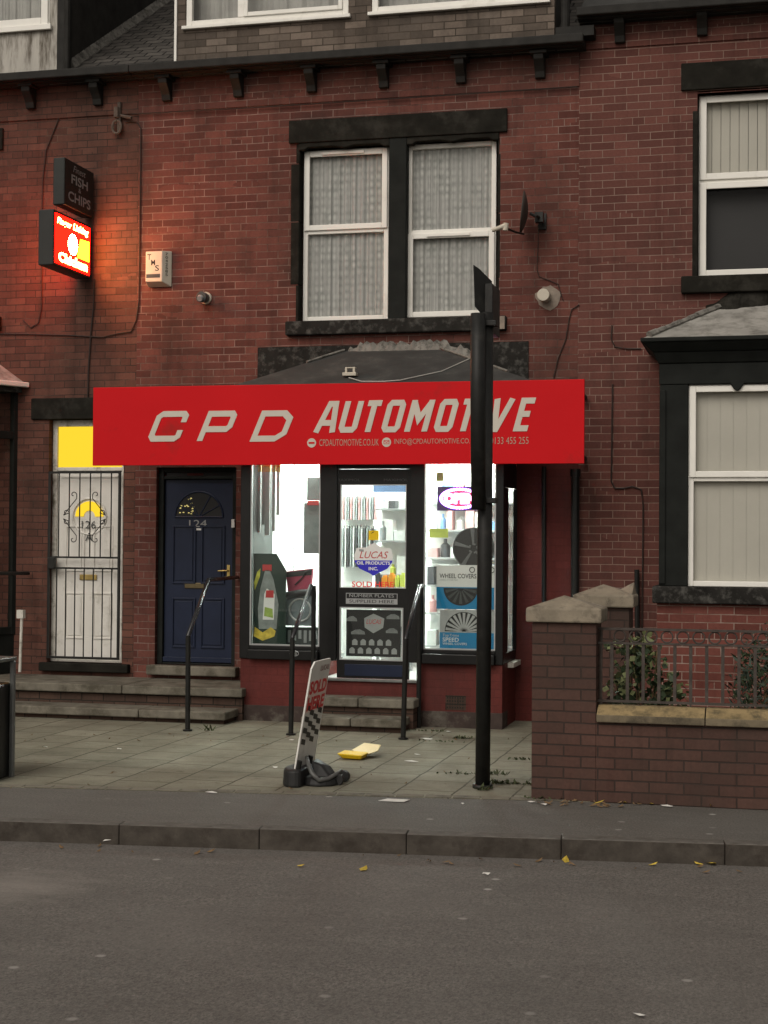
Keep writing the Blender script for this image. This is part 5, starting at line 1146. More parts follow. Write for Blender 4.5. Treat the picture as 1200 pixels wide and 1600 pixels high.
mb = MB(); mb.prism([(.01, Lp * .53), (pw - .01, Lp * .53), (pw - .01, Lp * .82), (.01, Lp * .82)], base + pn * .0015, du, lu, pn, .001); pk_ = mb.build('pink_panel', mat('pale_pink_print', (.78, .58, .52), .5, .05, 4, 0), t)
M_sold = mat('sign_red', (.62, .025, .03), .5, .05, 6, 0)
text('SOLD', base + du * .025 + lu * Lp * .695, pw - .05, Lp * .125, M_sold, t, u=du, v=lu, depth=.003, bold=.04)
text('HERE', base + du * .025 + lu * Lp * .545, pw - .05, Lp * .125, M_sold, t, u=du, v=lu, depth=.003, bold=.04)
text('LUCAS', base + du * pw * .48 + lu * Lp * .90, pw * .45, Lp * .05, mat('faded_red', (.25, .12, .11), .5, .05, 4, 0), t, u=du, v=lu, depth=.002, bold=.02)
mb = MB()
for (i, j) in ((0, 0), (1, 1), (2, 0), (0, 2), (1, 3), (2, 2), (2.1, 4), (1, 5), (0, 4), (3, 1), (3, 3), (2, 6), (3, 5), (.1, 6)):
    a, b = .03 + i * .10, Lp * (.22 + j * .052); mb.prism([(a, b + .02), (a + .10, b), (a + .10, b + Lp * .05), (a, b + .02 + Lp * .05)], base + pn * .002, du, lu, pn, .0012)
mb.build('chequered_flag', M_blk, t)
bc = G(490, 1222)
bx_, by_ = base.x, sy0 + .15
mb = MB(); k = 36
def rr_(a): return (.12 + .05 * max(0, math.cos(a)), .24)
out = [(bx_ + .0 + rr_(6.283 * i / k)[0] * math.cos(6.283 * i / k), by_ + rr_(0)[1] * math.sin(6.283 * i / k)) for i in range(k)]
for (z_a, z_b, s1, s2) in ((.0, .11, 1, .97), ):
    o2 = [(bx_ + (x - bx_) * s2, by_ + (y - by_) * s2) for x, y in out]
    pass
left = [(bx_ + min(.06, x - bx_) if x - bx_ > .06 else x, y) for x, y in out]
mb.add([(x, y, 0.0) for x, y in left] + [(bx_ + (x - bx_) * .94, by_ + (y - by_) * .94, .13) for x, y in left], [tuple(range(k - 1, -1, -1)), tuple(range(k, 2 * k))] + [(i, (i + 1) % k, k + (i + 1) % k, k + i) for i in range(k)])
e_ = [(bx_ + .15 + .155 * math.cos(6.283 * i / 24), by_ + .02 + .17 * math.sin(6.283 * i / 24)) for i in range(24)]
mb.add([(x, y, .004) for x, y in e_] + [(bx_ + .15 + (x - bx_ - .15) * .86, by_ + .02 + (y - by_ - .02) * .86, .065) for x, y in e_], [tuple(range(23, -1, -1)), tuple(range(24, 48))] + [(i, (i + 1) % 24, 24 + (i + 1) % 24, 24 + i) for i in range(24)])
mb.build('base', M_rubber, t, bevel=.02, segs=3)
mb = MB(); hp = [(.05, -.02, .20), (.085, -.10, .165), (.13, -.15, .10), (.18, -.15, .055), (.235, -.10, .06), (.275, -.03, .085), (.30, .03, .105)]
mb.tube([(bx_ + a, by_ + b, c) for a, b, c in hp], [.014, .017, .018, .017, .016, .015, .014], 10); mb.build('handle_loop', mat('worn_grey_plastic', (.085, .085, .082), .3, .2, 8, 0), t, smooth=True)
mb = MB(); mb.tube([(bx_ + .285, by_ - .03, .045), (bx_ + .285, by_ + .02, .045)], .045, 16); mb.tube([(bx_ + .285, by_ + .13, .045), (bx_ + .285, by_ + .18, .045)], .045, 16); mb.pieces('wheel', M_rubber, t, bevel=.006)
mb = MB(); mb.hexa([(bx_ + .10, by_ - .06, .02), (bx_ + .27, by_ - .02, .02), (bx_ + .27, by_ + .14, .02), (bx_ + .10, by_ + .17, .02)], [(bx_ + .08, by_ + .0, .175), (bx_ + .15, by_ + .02, .15), (bx_ + .20, by_ + .12, .12), (bx_ + .08, by_ + .14, .18)]); mb.build('ballast_housing', M_rubber, t, bevel=.015)
mb = MB()
for yy in (-.15, .14): mb.tube([(bx_ + .02, by_ + yy, .12), (bx_ + .035, by_ + yy, .19)], .020, 8)
mb.pieces('spring', M_black, t)

# ================================================================== yellow food box
p = G(548, 1188); t = thing('takeaway_box', 'open yellow foam takeaway box lying on the paving', 'box', p)
mb = MB(); bx_, by_ = p.x, p.y
mb.hexa([(bx_ - .07, by_ - .0, .012), (bx_ + .09, by_ - .02, .012), (bx_ + .10, by_ + .11, .012), (bx_ - .06, by_ + .13, .012)], [(bx_ - .115, by_ - .03, .055), (bx_ + .11, by_ - .05, .05), (bx_ + .12, by_ + .13, .055), (bx_ - .10, by_ + .16, .062)]); mb.build('tray', M_yellow, t, bevel=.01)
mb = MB(); a = [(bx_ - .03, by_ + .165, .05), (bx_ + .10, by_ + .14, .045), (bx_ + .165, by_ + .18, .075), (bx_ + .15, by_ + .24, .105), (bx_ + .0, by_ + .27, .10)]
a = [(bx_ - .04, by_ + .165, .06), (bx_ + .125, by_ + .10, .045), (bx_ + .185, by_ + .17, .065), (bx_ + .175, by_ + .31, .095), (bx_ + .02, by_ + .36, .10)]
mb.add(a + [(x, y + .012, z - .006) for x, y, z in a], [(0, 1, 2, 3, 4), (9, 8, 7, 6, 5)] + [(i, 5 + i, 5 + (i + 1) % 5, (i + 1) % 5) for i in range(5)]); mb.build('lid', M_cream, t)

# ================================================================== litter and leaves
rnd = random.Random(9)
def scrap(px, py, w_, d_, mt, name, label, cat, group, z=0.0, curl=.01):
    p = G(px, py, z); mb = MB(); a0 = rnd.uniform(0, 6.28); k = 7
    pts = [(p.x + w_ * .5 * rnd.uniform(.7, 1.1) * math.cos(6.283 * i / k + a0), p.y + d_ * .5 * rnd.uniform(.7, 1.1) * math.sin(6.283 * i / k + a0), z + .007 + rnd.uniform(0, curl)) for i in range(k)]
    mb.add(pts + [(p.x, p.y, z + .007 + curl)], [(i, (i + 1) % k, k) for i in range(k)]); solo(mb, name, mt, label, cat, group)
def leaf(px, py, s, mt, lab, z=0.0, grp='fallen leaves'):
    p = G(px, py, z); a = rnd.uniform(0, 6.28); mb = MB(); u = Vector((math.cos(a), math.sin(a), rnd.uniform(0, .3))); v = Vector((-math.sin(a), math.cos(a), rnd.uniform(-.2, .3))); b = Vector((p.x, p.y, z + .01))
    mb.add([b - u * s, b - u * s * .3 + v * s * .5, b + u * s * .5 + v * s * .35, b + u * s + Vector((0, 0, .01)), b + u * s * .5 - v * s * .35, b - u * s * .3 - v * s * .5], [(0, 5, 4, 3), (0, 3, 2, 1)]); solo(mb, 'leaf', mt, lab, 'leaf', grp)
for px, py, w_, d_ in ((652, 1181, .07, .05), (643, 1191, .13, .06), (667, 1156, .12, .08), (700, 1145, .06, .05), (186, 1172, .05, .04), (71, 1169, .05, .03), (455, 1158, .06, .04), (430, 1201, .05, .04), (830, 1255, .06, .04), (723, 1258, .03, .03), (1043, 1261, .10, .06), (850, 1259, .05, .04), (330, 1240, .1, .03)):
    scrap(px, py, w_, d_, M_paper, 'litter', 'small pale scrap of litter on the paving or pavement', 'litter', 'small pale scraps on the pavement')
scrap(168, 1318, .14, .09, M_paper, 'crumpled_tissue', 'white crumpled tissue in the gutter at left', 'litter', None, rz, .05)
scrap(496, 1327, .07, .05, M_white, 'litter', 'round white lid on the road beside the kerb', 'litter', None, rz, .03)
scrap(115, 1314, .06, .05, M_paper, 'crumpled_paper', 'small crumpled paper in the gutter left of the tissue', 'litter', None, rz, .05)
p = G(616, 1252); mb = MB(); mb.prism([(-.10, -.05), (.08, -.05), (.10, .05), (-.06, .05)], (p.x, p.y, .009), (1, 0, 0), (0, 1, 0), (0, 0, 1), .003); solo(mb, 'paper_card', M_paper, 'flat white paper card on pavement below the yellow box', 'litter')
for px, py, z_ in ((300, 1321, rz), (760, 1368, rz), (1000, 1590, rz)): scrap(px, py, .06, .035, M_paper, 'litter', 'flat pale scrap lying on the road', 'litter', 'pale scraps on the road', z_)
YL = ['yellow leaf in the gutter right of the street post, nearer the road', 'upright pale yellow leaf in the gutter before the garden wall', 'small yellow leaf in the gutter before the ochre coping', 'large yellow leaf at the far right of the gutter', 'small yellow leaf beside the large one at far right gutter', 'curled yellow leaf on the road below the white card', 'small yellow leaf on the road below the forecourt sign', 'yellow leaf in the gutter right of the post, tight against the kerb']
for lab_, (px, py, s) in zip(YL, ((884, 1346, .045), (948, 1342, .05), (1020, 1353, .03), (1110, 1351, .06), (1092, 1352, .03), (568, 1360, .045), (470, 1355, .03), (877, 1340, .04))): leaf(px, py, s, M_leafY, lab_, rz, 'yellow leaves on the road')
for px, py, s in ((935, 1256, .04), (860, 1250, .04), (977, 1256, .03), (1018, 1258, .03), (1112, 1262, .03)): leaf(px, py, s, M_leafY, 'yellow autumn leaf at the foot of the garden wall', 0, 'yellow leaves at the wall foot')
for _ in range(46):
    leaf(rnd.choice((rnd.gauss(875, 22), rnd.uniform(840, 1190), rnd.gauss(960, 25))), rnd.uniform(1252, 1262), rnd.uniform(.012, .03), M_leafB, 'small brown dead leaf at the foot of the garden wall', 0, 'brown leaves at the wall foot')
for _ in range(40):
    px = rnd.uniform(10, 820); leaf(px, rnd.uniform(1150, 1235) if rnd.random() < .6 else rnd.uniform(1145, 1160), rnd.uniform(.008, .022), rnd.choice((M_leafB, M_leafB)), 'tiny brown leaf scattered on the forecourt paving', 0, 'brown leaves on the forecourt')
for _ in range(22): px = rnd.uniform(20, 1190); leaf(px, 1322 + px * .032 + rnd.uniform(-4, 8), rnd.uniform(.01, .03), M_leafB, 'brown leaf lying in the gutter of the road', rz, 'brown leaves in the gutter')

# ================================================================== shop display
IY = BY + .03                                                      # just behind the glass
def pane_rect(a, b, c, d, Y): return rect(a, b, c, d, Y)
# oil poster board, left window
def ipt(px, py, Y=None): return W(px, py, BY + .06 if Y is None else Y)
t = thing('display_board', 'dark green display board with oil bottle picture in left window', 'poster', ipt(420, 1008))
q = ipt(395, 1008); w0 = ipt(446, 1008).x - q.x; h0 = ipt(420, 865).z - q.z
mb = MB(); mb.prism([(0, 0), (w0, 0), (w0, h0 * .82), (w0 * .7, h0), (0, h0)], (q.x, BY + .06, q.z), FX, FZ, FN, .01); bdp = mb.build('board', mat('dark_green_board', (.012, .03, .022), .4, .3, 8, 0), t)
def flat(pts, mt, name, lift, parent=t): 
    mb = MB(); mb.prism([(a * w0, b * h0) for a, b in pts], (q.x, BY + .06 - lift, q.z), FX, FZ, FN, .001); return mb.build(name, mt, parent)
flat([(.18, .18), (.72, .18), (.78, .45), (.62, .72), (.50, .82), (.36, .82), (.22, .62), (.15, .4)], mat('bottle_grey', (.22, .25, .24), .4, .3, 10, 0), 'bottle_picture', .002)
flat([(.28, .81), (.56, .81), (.56, .88), (.28, .88)], M_red, 'cap_picture', .002); flat([(.30, .28), (.64, .28), (.66, .56), (.42, .62), (.34, .56)], M_white, 'label_picture', .0035)
flat([(.38, .52), (.63, .52), (.63, .60), (.40, .60)], M_red, 'red_band', .0045); flat([(.34, .32), (.62, .30), (.60, .40), (.36, .42)], mat('lime_print', (.30, .42, .08), .5, .3, 20, 0), 'green_band', .0045)
flat([(.02, .10), (.30, .05), (.66, .10), (.70, .16), (.55, .20), (.3, .14), (.06, .20)], mat('fruit_yellow', (.55, .42, .05), .5, .4, 18, 0), 'yellow_band', .0025)
flat([(.05, .6), (.2, .75), (.22, .84), (.12, .8), (.02, .68)], mat('fruit_lime', (.45, .45, .05), .5, .4, 18, 0), 'lime_band', .0025)
# red tool leaflet box
t = thing('tool_box', 'dark red tool leaflet box propped in left window', 'box', ipt(468, 925, BY + .2)); a = ipt(450, 925, BY + .2); b = ipt(484, 925, BY + .2); c = ipt(446, 893, BY + .22); d = ipt(488, 888, BY + .22)
mb = MB(); mb.add([a, b, d, c] + [v + Vector((0, .06, 0)) for v in (a, b, d, c)], [(0, 1, 2, 3), (7, 6, 5, 4), (0, 4, 5, 1), (1, 5, 6, 2), (2, 6, 7, 3), (3, 7, 4, 0)]); mb.build('carton', mat('maroon_print', (.30, .035, .07), .5, .2, 10, 0), t)
mb = MB(); L1 = c.lerp(a, .05); mb.add([c.lerp(a, .05) + FN * .006, d.lerp(b, .05) + FN * .006, d.lerp(b, .28) + FN * .006, c.lerp(a, .28) + FN * .006][::-1], [(0, 1, 2, 3)]); mb.tube([a.lerp(d, .3) + FN * .012, a.lerp(d, .62) + FN * .012, a.lerp(d, .7) + FN * .012 + FZ * .03, a.lerp(d, .95) + FN * .012], [.008, .006, .012, .006], 6); mb.build('tool_print', M_blk, t)
# grey packaged steering cover etc.
t = thing('blister_pack', 'grey clear pack with round cover in left window', 'package', ipt(468, 975, BY + .15)); a = rect(446, 928, 492, 978, BY + .15)
mb = MB(); mb.box(a[0], a[1], BY + .15, BY + .2, a[2], a[3]); mb.build('card', mat('bluegrey_card', (.13, .16, .17), .25, .3, 6, 0), t, bevel=.01)
mb = MB(); mb.tube([(a[0], BY + .14, a[3] - .02), ((a[0] + a[1]) / 2, BY + .13, a[3] + .01), (a[1], BY + .14, a[3] + .02)], .035, 8); mb.build('roll', M_rubber, t, smooth=True)
mb = MB(); mb.ring(((a[0] + a[1]) / 2, BY + .145, (a[2] + a[3]) / 2), FX, FZ, .11, .01); mb.build('ring_cover', M_silver, t)
t = thing('socket_set', 'dark boxed spanners low in left window', 'package', ipt(470, 1008, BY + .2)); a = rect(444, 980, 496, 1009, BY + .2); mb = MB(); mb.box(a[0], a[1], BY + .2, BY + .3, a[2], a[3]); mb.build('box', M_dkgrey, t, bevel=.006)
mb = MB(); 
for i in range(6): x = a[0] + .04 + i * .055; mb.box(x, x + .03, BY + .196, BY + .1995, a[2] + .03 + .02 * (i % 3), a[3] - .03); 
mb.build('label_print', M_printgrey, t)
# items hanging in left window
for i, (px, y0, y1, w_) in enumerate(((403, 728, 832, .045), (411, 728, 820, .03), (417, 728, 836, .05), (427, 728, 830, .03), (434, 728, 805, .035))):
    p = W(px, y1, BY + .3); z1_ = W(px, y0, BY + .3).z; mb = MB(); mb.box(p.x - w_ / 2, p.x + w_ / 2, BY + .3, BY + .315, p.z, z1_ - .06); mb.box(p.x - w_ / 2 - .004, p.x + w_ / 2 + .004, BY + .298, BY + .317, z1_ - .0595, z1_ + .1)
    o = solo(mb, 'wiper_pack', [M_printgrey if i % 2 else M_silver, M_leafY], 'grey wiper blade pack with yellow top hanging in left window', 'package', 'wiper packs hanging in the left window')
    for pl in o.data.polygons:
        if pl.center.z + o.location.z > z1_ - .06: pl.material_index = 1
t = thing('car_mat', 'grey rubber car mat hanging at right of left window', 'mat', W(490, 862, BY + .5)); a = rect(474, 785, 501, 865, BY + .4); mb = MB(); mb.box(a[0], a[1] + .1, BY + .4, BY + .42, a[2], a[3]); mb.box(a[0] + .03, a[1] + .1, BY + .4, BY + .42, a[3] + .02, a[3] + .26); mb.build('mat_sheet', mat('mid_grey_rubber', (.17, .19, .185), .6, .3, 5, 0), t, bevel=.01)
mb = MB(); mb.box(a[0] + .04, a[1] - .02, BY + .39, BY + .399, a[3] - .03, a[3] + .018); mb.build('red_tag', M_red, t)
# wall rack lines
mb = MB(); p = W(459, 800, .9); mb.tube([(p.x, .9, floorz), (p.x, .9, ceil - .04)], .006, 6)
for z_ in (1.5, 1.7, 1.95, 2.15): mb.tube([(p.x, .9, z_), (p.x + .4, .9, z_)], .004, 6)
solo(mb, 'wire_rack', M_grey, 'thin wire rack standing behind left shop window', 'rack')
# right window: hub cap, boxes
def wheelface(mbd, mbl, c, r, spokes, Y):                          # spokes on a dark disc
    mbd.disc((c.x, Y, c.z), FX, FZ, r, .015, 40)
    for i in range(spokes):
        a = 6.283 * (i + .3) / spokes; u = Vector((math.cos(a), 0, math.sin(a))); v = Vector((-math.sin(a), 0, math.cos(a)))
        mbl.prism([(r * .15, -r * .035), (r * .93, -r * .10), (r * .93, r * .10), (r * .15, r * .035)], (c.x, Y - .008, c.z), u, v, FN, .005)
    mbl.ring((c.x, Y - .004, c.z), FX, FZ, r * .97, r * .03, 36)
    for i in range(5): a = 6.283 * i / 5; mbl.disc((c.x + r * .2 * math.cos(a), Y - .014, c.z + r * .2 * math.sin(a)), FX, FZ, r * .045, .004, 10)
HY = BY + .16
c = W(740, 857, HY); r = W(773, 857, HY).x - W(740, 857, HY).x + .0
t = thing('hub_cap', 'black and grey wheel hub cap standing on the white box in right window', 'hub cap', (c.x, HY, c.z - r)); md, ml = MB(), MB(); wheelface(md, ml, c, r, 5, HY)
md.build('dark_disc', M_rubber, t); ml.build('spoke', mat('hubcap_grey', (.16, .165, .165), .3, .35, 8, 0, metal=.5), t, bevel=.003)
def wbox_(label, px, topw, art):
    a = rect(*px, HY - .02); t = thing('wheel_cover_box', label, 'box', ((a[0] + a[1]) / 2, HY, a[2]))
    zs = a[2] + (a[3] - a[2]) * (1 - topw)
    if art == 1:
        mb = MB(); mb.box(a[0], a[1], HY - .02, HY + .12, zs, a[3]); mb.build('white_panel', M_white, t); mb = MB(); mb.box(a[0], a[1], HY - .02, HY + .12, a[2], zs - .0005); mb.build('blue_panel', M_sky, t)
    else:
        mb = MB(); mb.box(a[0], a[1], HY - .02, HY + .12, zs, a[3]); mb.build('grey_panel', M_silver, t); mb = MB(); mb.box(a[0], a[1], HY - .02, HY + .12, a[2], zs - .0005); mb.build('blue_panel', M_sky, t)
    return t, a, zs
t, a, zs = wbox_('white and blue WHEEL COVERS box in right window, upper one', (682, 883, 775, 952), .5, 1)
text('WHEEL COVERS', (a[0] + .03, HY - .02, zs + .085), (a[1] - a[0]) * .62, .045, M_blk, t, bold=.01); text('UNIVERSAL FIT WHEEL TRIMS', (a[0] + .03, HY - .02, zs + .06), .18, .014, M_printgrey, t)
for k in (0.60, .93):
    mb = MB(); mb.ring((a[0] + (a[1] - a[0]) * k, HY - .024, a[3] - .045), FX, FZ, .025, .004, 20); mb.build('logo_ring', M_blk, t)
md, ml = MB(), MB(); cc = Vector((a[0] + .24, 0, zs - .01)); R0 = .17; k = 20
md.prism([(R0 * math.cos(math.pi + math.pi * i / k), R0 * math.sin(math.pi + math.pi * i / k)) for i in range(k + 1)], (cc.x, HY - .021, cc.z), FX, FZ, FN, .0008); 
for i in range(7):
    an_ = math.pi + math.pi * (i + .5) / 7; u = Vector((math.cos(an_), 0, math.sin(an_))); v = Vector((-math.sin(an_), 0, math.cos(an_))); ml.prism([(.03, -.004), (R0 * .9, -.016), (R0 * .9, .016), (.03, .004)], (cc.x, HY - .022, cc.z), u, v, FN, .0008)
md.build('wheel_print', M_blk, t); ml.build('spoke_print', M_dkgrey, t)
t, a, zs = wbox_('blue and grey SPEED wheel trim box, lowest in right window', (687, 954, 775, 1017), .55, 2)
text('SPEED', (a[0] + .03, HY - .02, a[2] + .085), .16, .04, M_white, t, bold=.01); text('WHEEL COVERS', (a[0] + .03, HY - .02, a[2] + .055), .24, .022, M_white, t)
text('TopTrims', (a[0] + .03, HY - .02, zs - .05), .16, .035, M_letter, t, shear=.2)
md, ml = MB(), MB(); cc = Vector((a[0] + .24, 0, zs + .01)); R0 = .19
md.prism([(R0 * math.cos(math.pi * i / k), R0 * math.sin(math.pi * i / k)) for i in range(k + 1)], (cc.x, HY - .021, cc.z), FX, FZ, FN, .0008)
for i in range(11):
    an_ = math.pi * (i + .5) / 11; u = Vector((math.cos(an_), 0, math.sin(an_))); v = Vector((-math.sin(an_), 0, math.cos(an_))); ml.prism([(.02, -.006), (R0 * .96, -.014), (R0 * .96, .014), (.02, .006)], (cc.x, HY - .022, cc.z), u, v, FN, .0008)
md.build('wheel_print', M_blk, t); ml.build('spoke_print', M_silver, t)
# OPEN sign
OY = BY + .05; a = rect(683, 760, 751, 798, OY); t = thing('open_sign', 'glowing red and blue LED OPEN sign in right window', 'sign', ((a[0] + a[1]) / 2, OY, a[2])); cx, cz = (a[0] + a[1]) / 2 + .01, (a[2] + a[3]) / 2; rx_, rz_ = (a[1] - a[0]) / 2 - .02, (a[3] - a[2]) / 2 - .02
mb = MB(); mb.box(a[0], a[1], OY, OY + .015, a[2], a[3]); mb.build('board', mat('led_back_board', (.05, .01, .12), .5, .1, 6, 0), t)
mb = MB(); mb.disc((cx, OY - .001, cz), FX, FZ, rx_ * .90, .001, 30, rz_ * .80); mb.build('red_led_glow', E_ledRed, t)
mb = MB(); mb.box(a[0] + .006, a[1] - .006, OY - .0018, OY - .0011, a[2] + .006, a[3] - .006)
mb2 = MB(); n = 40
for i in range(n):
    a_ = 6.283 * i / n; c_ = Vector((cx + rx_ * .95 * math.cos(a_), OY - .006, cz + rz_ * .92 * math.sin(a_))); mb2.disc(c_, FX, FZ, .014, .004, 8)
mb2.build('blue_leds', E_ledB, t)
m3 = MB(); k = 14; outer = []
m3.add([(cx + rx_ * f * math.cos(6.283 * i / 30), OY - .0015, cz + rz_ * f2 * math.sin(6.283 * i / 30)) for i in range(30) for f, f2 in ((.9, .8), (1.06, 1.12))], [(2 * i, (2 * i + 2) % 60, (2 * i + 3) % 60, 2 * i + 1) for i in range(30)]); m3.build('blue_led_glow', E_ledBlue, t)
text('OPEN', (cx - rx_ * .80, OY - .004, cz - rz_ * .54), rx_ * 1.60, rz_ * 1.08, E_ledR, t, bold=.07, depth=.003)
# stickers on the door glass
SYY = BY + .014
q = W(553, 895, SYY); sc_x = W(614, 870, SYY).x - q.x; zt_, zb_ = W(584, 848, SYY).z, W(584, 900, SYY).z; hh = zt_ - zb_
t = thing('round_sticker', 'white and blue LUCAS oil products sticker on the door glass', 'sticker', (q.x + sc_x / 2, SYY, zb_)); x_ = q.x
shape = [(.5, 0), (.6, .07), (.86, .22), (.98, .42), (1, .62), (.93, .84), (.72, .86), (.52, 1), (.30, .86), (.07, .84), (0, .62), (.02, .42), (.14, .22), (.42, .07)]
def sh(pts, mt, name, lift): mb = MB(); mb.prism([(a_ * sc_x, b_ * hh) for a_, b_ in pts], (x_, SYY - lift, zb_), FX, FZ, FN, .001); return mb.build(name, mt, t)
sh(shape, M_white, 'badge', 0); sh([(.5, 0), (.6, .07), (.86, .22), (.98, .42), (.985, .47), (.015, .47), (.02, .42), (.14, .22), (.42, .07)], M_royal, 'blue_band', .0012)
text('LUCAS', (x_ + sc_x * .14, SYY, zb_ + hh * .53), sc_x * .74, hh * .21, M_red, t, shear=.3, depth=.0015); text('OIL PRODUCTS', (x_ + sc_x * .07, SYY, zb_ + hh * .34), sc_x * .86, hh * .10, M_white, t, depth=.0028, bold=.03); text('INC.', (x_ + sc_x * .38, SYY, zb_ + hh * .17), sc_x * .24, hh * .10, M_white, t, depth=.0028, bold=.03)
sh([(.13, .74), (.25, .72), (.25, .79), (.13, .81)], M_printgrey, 'flag', .0012)
mb = MB(); a = rect(576, 829, 592, 844, SYY); mb.box(a[0], a[1], SYY - .001, SYY, a[2], a[3]); t = thing('yellow_sticker', 'small square yellow sticker above the LUCAS sticker', 'sticker', (a[0], SYY, a[2])); mb.build('square', M_yellow, t)
mb = MB(); mb.prism([(.02, .06), (.05, .075), (.06, .085), (.04, .08)], (a[0], SYY - .0015, a[2]), FX, FZ, FN, .0004); mb.build('arrow', M_blk, t)
p0_, p1_ = W(550, 917, SYY), W(615, 917, SYY); t = thing('vinyl_lettering', 'red SOLD HERE lettering along bottom of the upper door glass', 'lettering', p0_); text('SOLD HERE', (p0_.x, SYY, p0_.z), p1_.x - p0_.x, .055, mat('red_vinyl', (.7, .04, .03), .5, .03, 4, 0), t, bold=.02, depth=.001)
a = rect(540.5, 927, 621, 944, BY - .005); t = thing('number_plate_sign', 'small black and grey NUMBER PLATES SUPPLIED HERE sign on shop door', 'sign', (a[0], BY, a[2])); mb = MB(); mb.box(a[0], a[1], BY - .006, BY - .0005, a[2], a[3]); mb.build('plate', M_printgrey, t)
mh = (a[2] + a[3]) / 2; mb = MB(); mb.box(a[0] + .006, a[1] - .006, BY - .007, BY - .0062, mh, a[3] - .006); mb.build('black_band', M_blk, t)
text('NUMBER PLATES', (a[0] + .035, BY - .007, mh + .014), a[1] - a[0] - .07, .030, M_printgrey, t, depth=.0008); text('SUPPLIED HERE', (a[0] + .035, BY - .006, a[2] + .012), a[1] - a[0] - .07, .030, M_blk, t, depth=.0008)
# poster in lower door glass
a = rect(541, 953, 626, 1026, SYY + .03); PYp = SYY + .03; t = thing('product_poster', 'dark product poster with bottles inside the lower door glass', 'poster', (a[0], PYp, a[2])); mb = MB(); mb.box(a[0], a[1], PYp, PYp + .004, a[2], a[3]); mb.build('sheet', M_blk, t)
w_, h_ = a[1] - a[0], a[3] - a[2]; mb = MB(); r_ = random.Random(6)
for row, n_, z_ in ((0, 6, .06), (1, 5, .24)):
    for i in range(n_):
        x = (.06 + .155 * i + .05 * row) ; bw_, bh = .10, .13
        mb.prism([(x * w_, z_ * h_), ((x + bw_) * w_, z_ * h_), ((x + bw_) * w_, (z_ + bh * .7) * h_), ((x + bw_ * .65) * w_, (z_ + bh) * h_), ((x + bw_ * .35) * w_, (z_ + bh) * h_), (x * w_, (z_ + bh * .7) * h_)], (a[0], PYp - .001, a[2]), FX, FZ, FN, .0006)
mb.build('bottle_print', M_printgrey, t)
mb = MB(); mb.prism([(.34 * w_, .62 * h_), (.5 * w_, .50 * h_), (.68 * w_, .62 * h_), (.70 * w_, .82 * h_), (.5 * w_, .92 * h_), (.33 * w_, .82 * h_)], (a[0], PYp - .001, a[2]), FX, FZ, FN, .0006); mb.build('crest_print', M_printgrey, t)
text('LUCAS', (a[0] + .37 * w_, PYp - .001, a[2] + .70 * h_), w_ * .28, h_ * .10, M_red, t, shear=.3, depth=.002)
mb = MB()
for cx_, cz_, s in ((.10, .80, 1), (.86, .86, 1.2), (.22, .52, 1.3), (.84, .56, 1.1)): mb.prism([((cx_ - .10 * s) * w_, (cz_ - .05) * h_), ((cx_ + .1 * s) * w_, (cz_ - .05) * h_), ((cx_ + .09 * s) * w_, (cz_ + .01) * h_), ((cx_ + .03) * w_, (cz_ + .06) * h_), ((cx_ - .04 * s) * w_, (cz_ + .05) * h_), ((cx_ - .1 * s) * w_, cz_ * h_)], (a[0], PYp - .001, a[2]), FX, FZ, FN, .0006)
mb.build('car_print', mat('poster_grey', (.18, .19, .19), .5, .3, 20, 0), t)
# shelving with goods behind the door and the right window
rnd = random.Random(31)
goods = [mat('goods_white', (.62, .64, .62), .5, .15, 6, 0), mat('goods_grey', (.25, .27, .27), .5, .2, 6, 0), mat('goods_pale_green', (.45, .55, .42), .5, .2, 6, 0), mat('goods_pink', (.55, .30, .30), .5, .2, 6, 0), mat('goods_blue', (.15, .28, .5), .5, .2, 6, 0), mat('goods_dark', (.06, .06, .065), .5, .2, 6, 0), mat('goods_lime', (.5, .55, .1), .5, .2, 6, 0), mat('goods_orange', (.7, .28, .03), .5, .2, 6, 0)]
GN = ['white', 'grey', 'pale green', 'pink', 'blue', 'black', 'lime', 'orange']
def shelfunit(label, x0, x1, y0, zs_, glabel, kinds, gname, dens=.12):
    t = thing('shelving_unit', label, 'shelves', ((x0 + x1) / 2, y0, floorz)); mb = MB(); mb.box(x0, x1, y0 + .30, y0 + .33, floorz, ceil - .15); mb.build('back_panel', M_white, t)
    for z in zs_: mb = MB(); mb.box(x0, x1, y0, y0 + .299, z, z + .02); mb.build('shelf', M_silver, t)
    for z, zn in zip(zs_, zs_[1:] + [ceil - .15]):
        x = x0 + .02
        while x < x1 - .08:
            w_ = rnd.uniform(.05, dens); h = min(zn - z - .05, rnd.uniform(.10, .26)); k_ = rnd.choice(kinds)
            if x + w_ > x1: break
            mb = MB()
            if rnd.random() < .45: mb.tube([(x + w_ / 2, y0 + .12, z + .0205), (x + w_ / 2, y0 + .12, z + h * .68), (x + w_ / 2, y0 + .12, z + h * .8), (x + w_ / 2, y0 + .12, z + h)], [w_ * .45, w_ * .45, w_ * .18, w_ * .18], 10)
            else: mb.box(x, x + w_, y0 + .03, y0 + .2, z + .0205, z + h)
            if rnd.random() < .85: solo(mb, 'product', goods[k_], GN[k_] + ' ' + glabel, 'product', gname)
            x += w_ + rnd.uniform(.006, .03)
X_ = lambda px, Y, py=850: W(px, py, Y).x
shelfunit('white shelves of car products seen through the right half of the door glass', X_(585, .55), X_(650, .55), .55, [floorz + .25, 1.15, 1.42, 1.78, 2.12], 'car product on the shelves behind the door', [0, 0, 1, 2, 6, 7, 5, 1], 'products on the shelves behind the door')
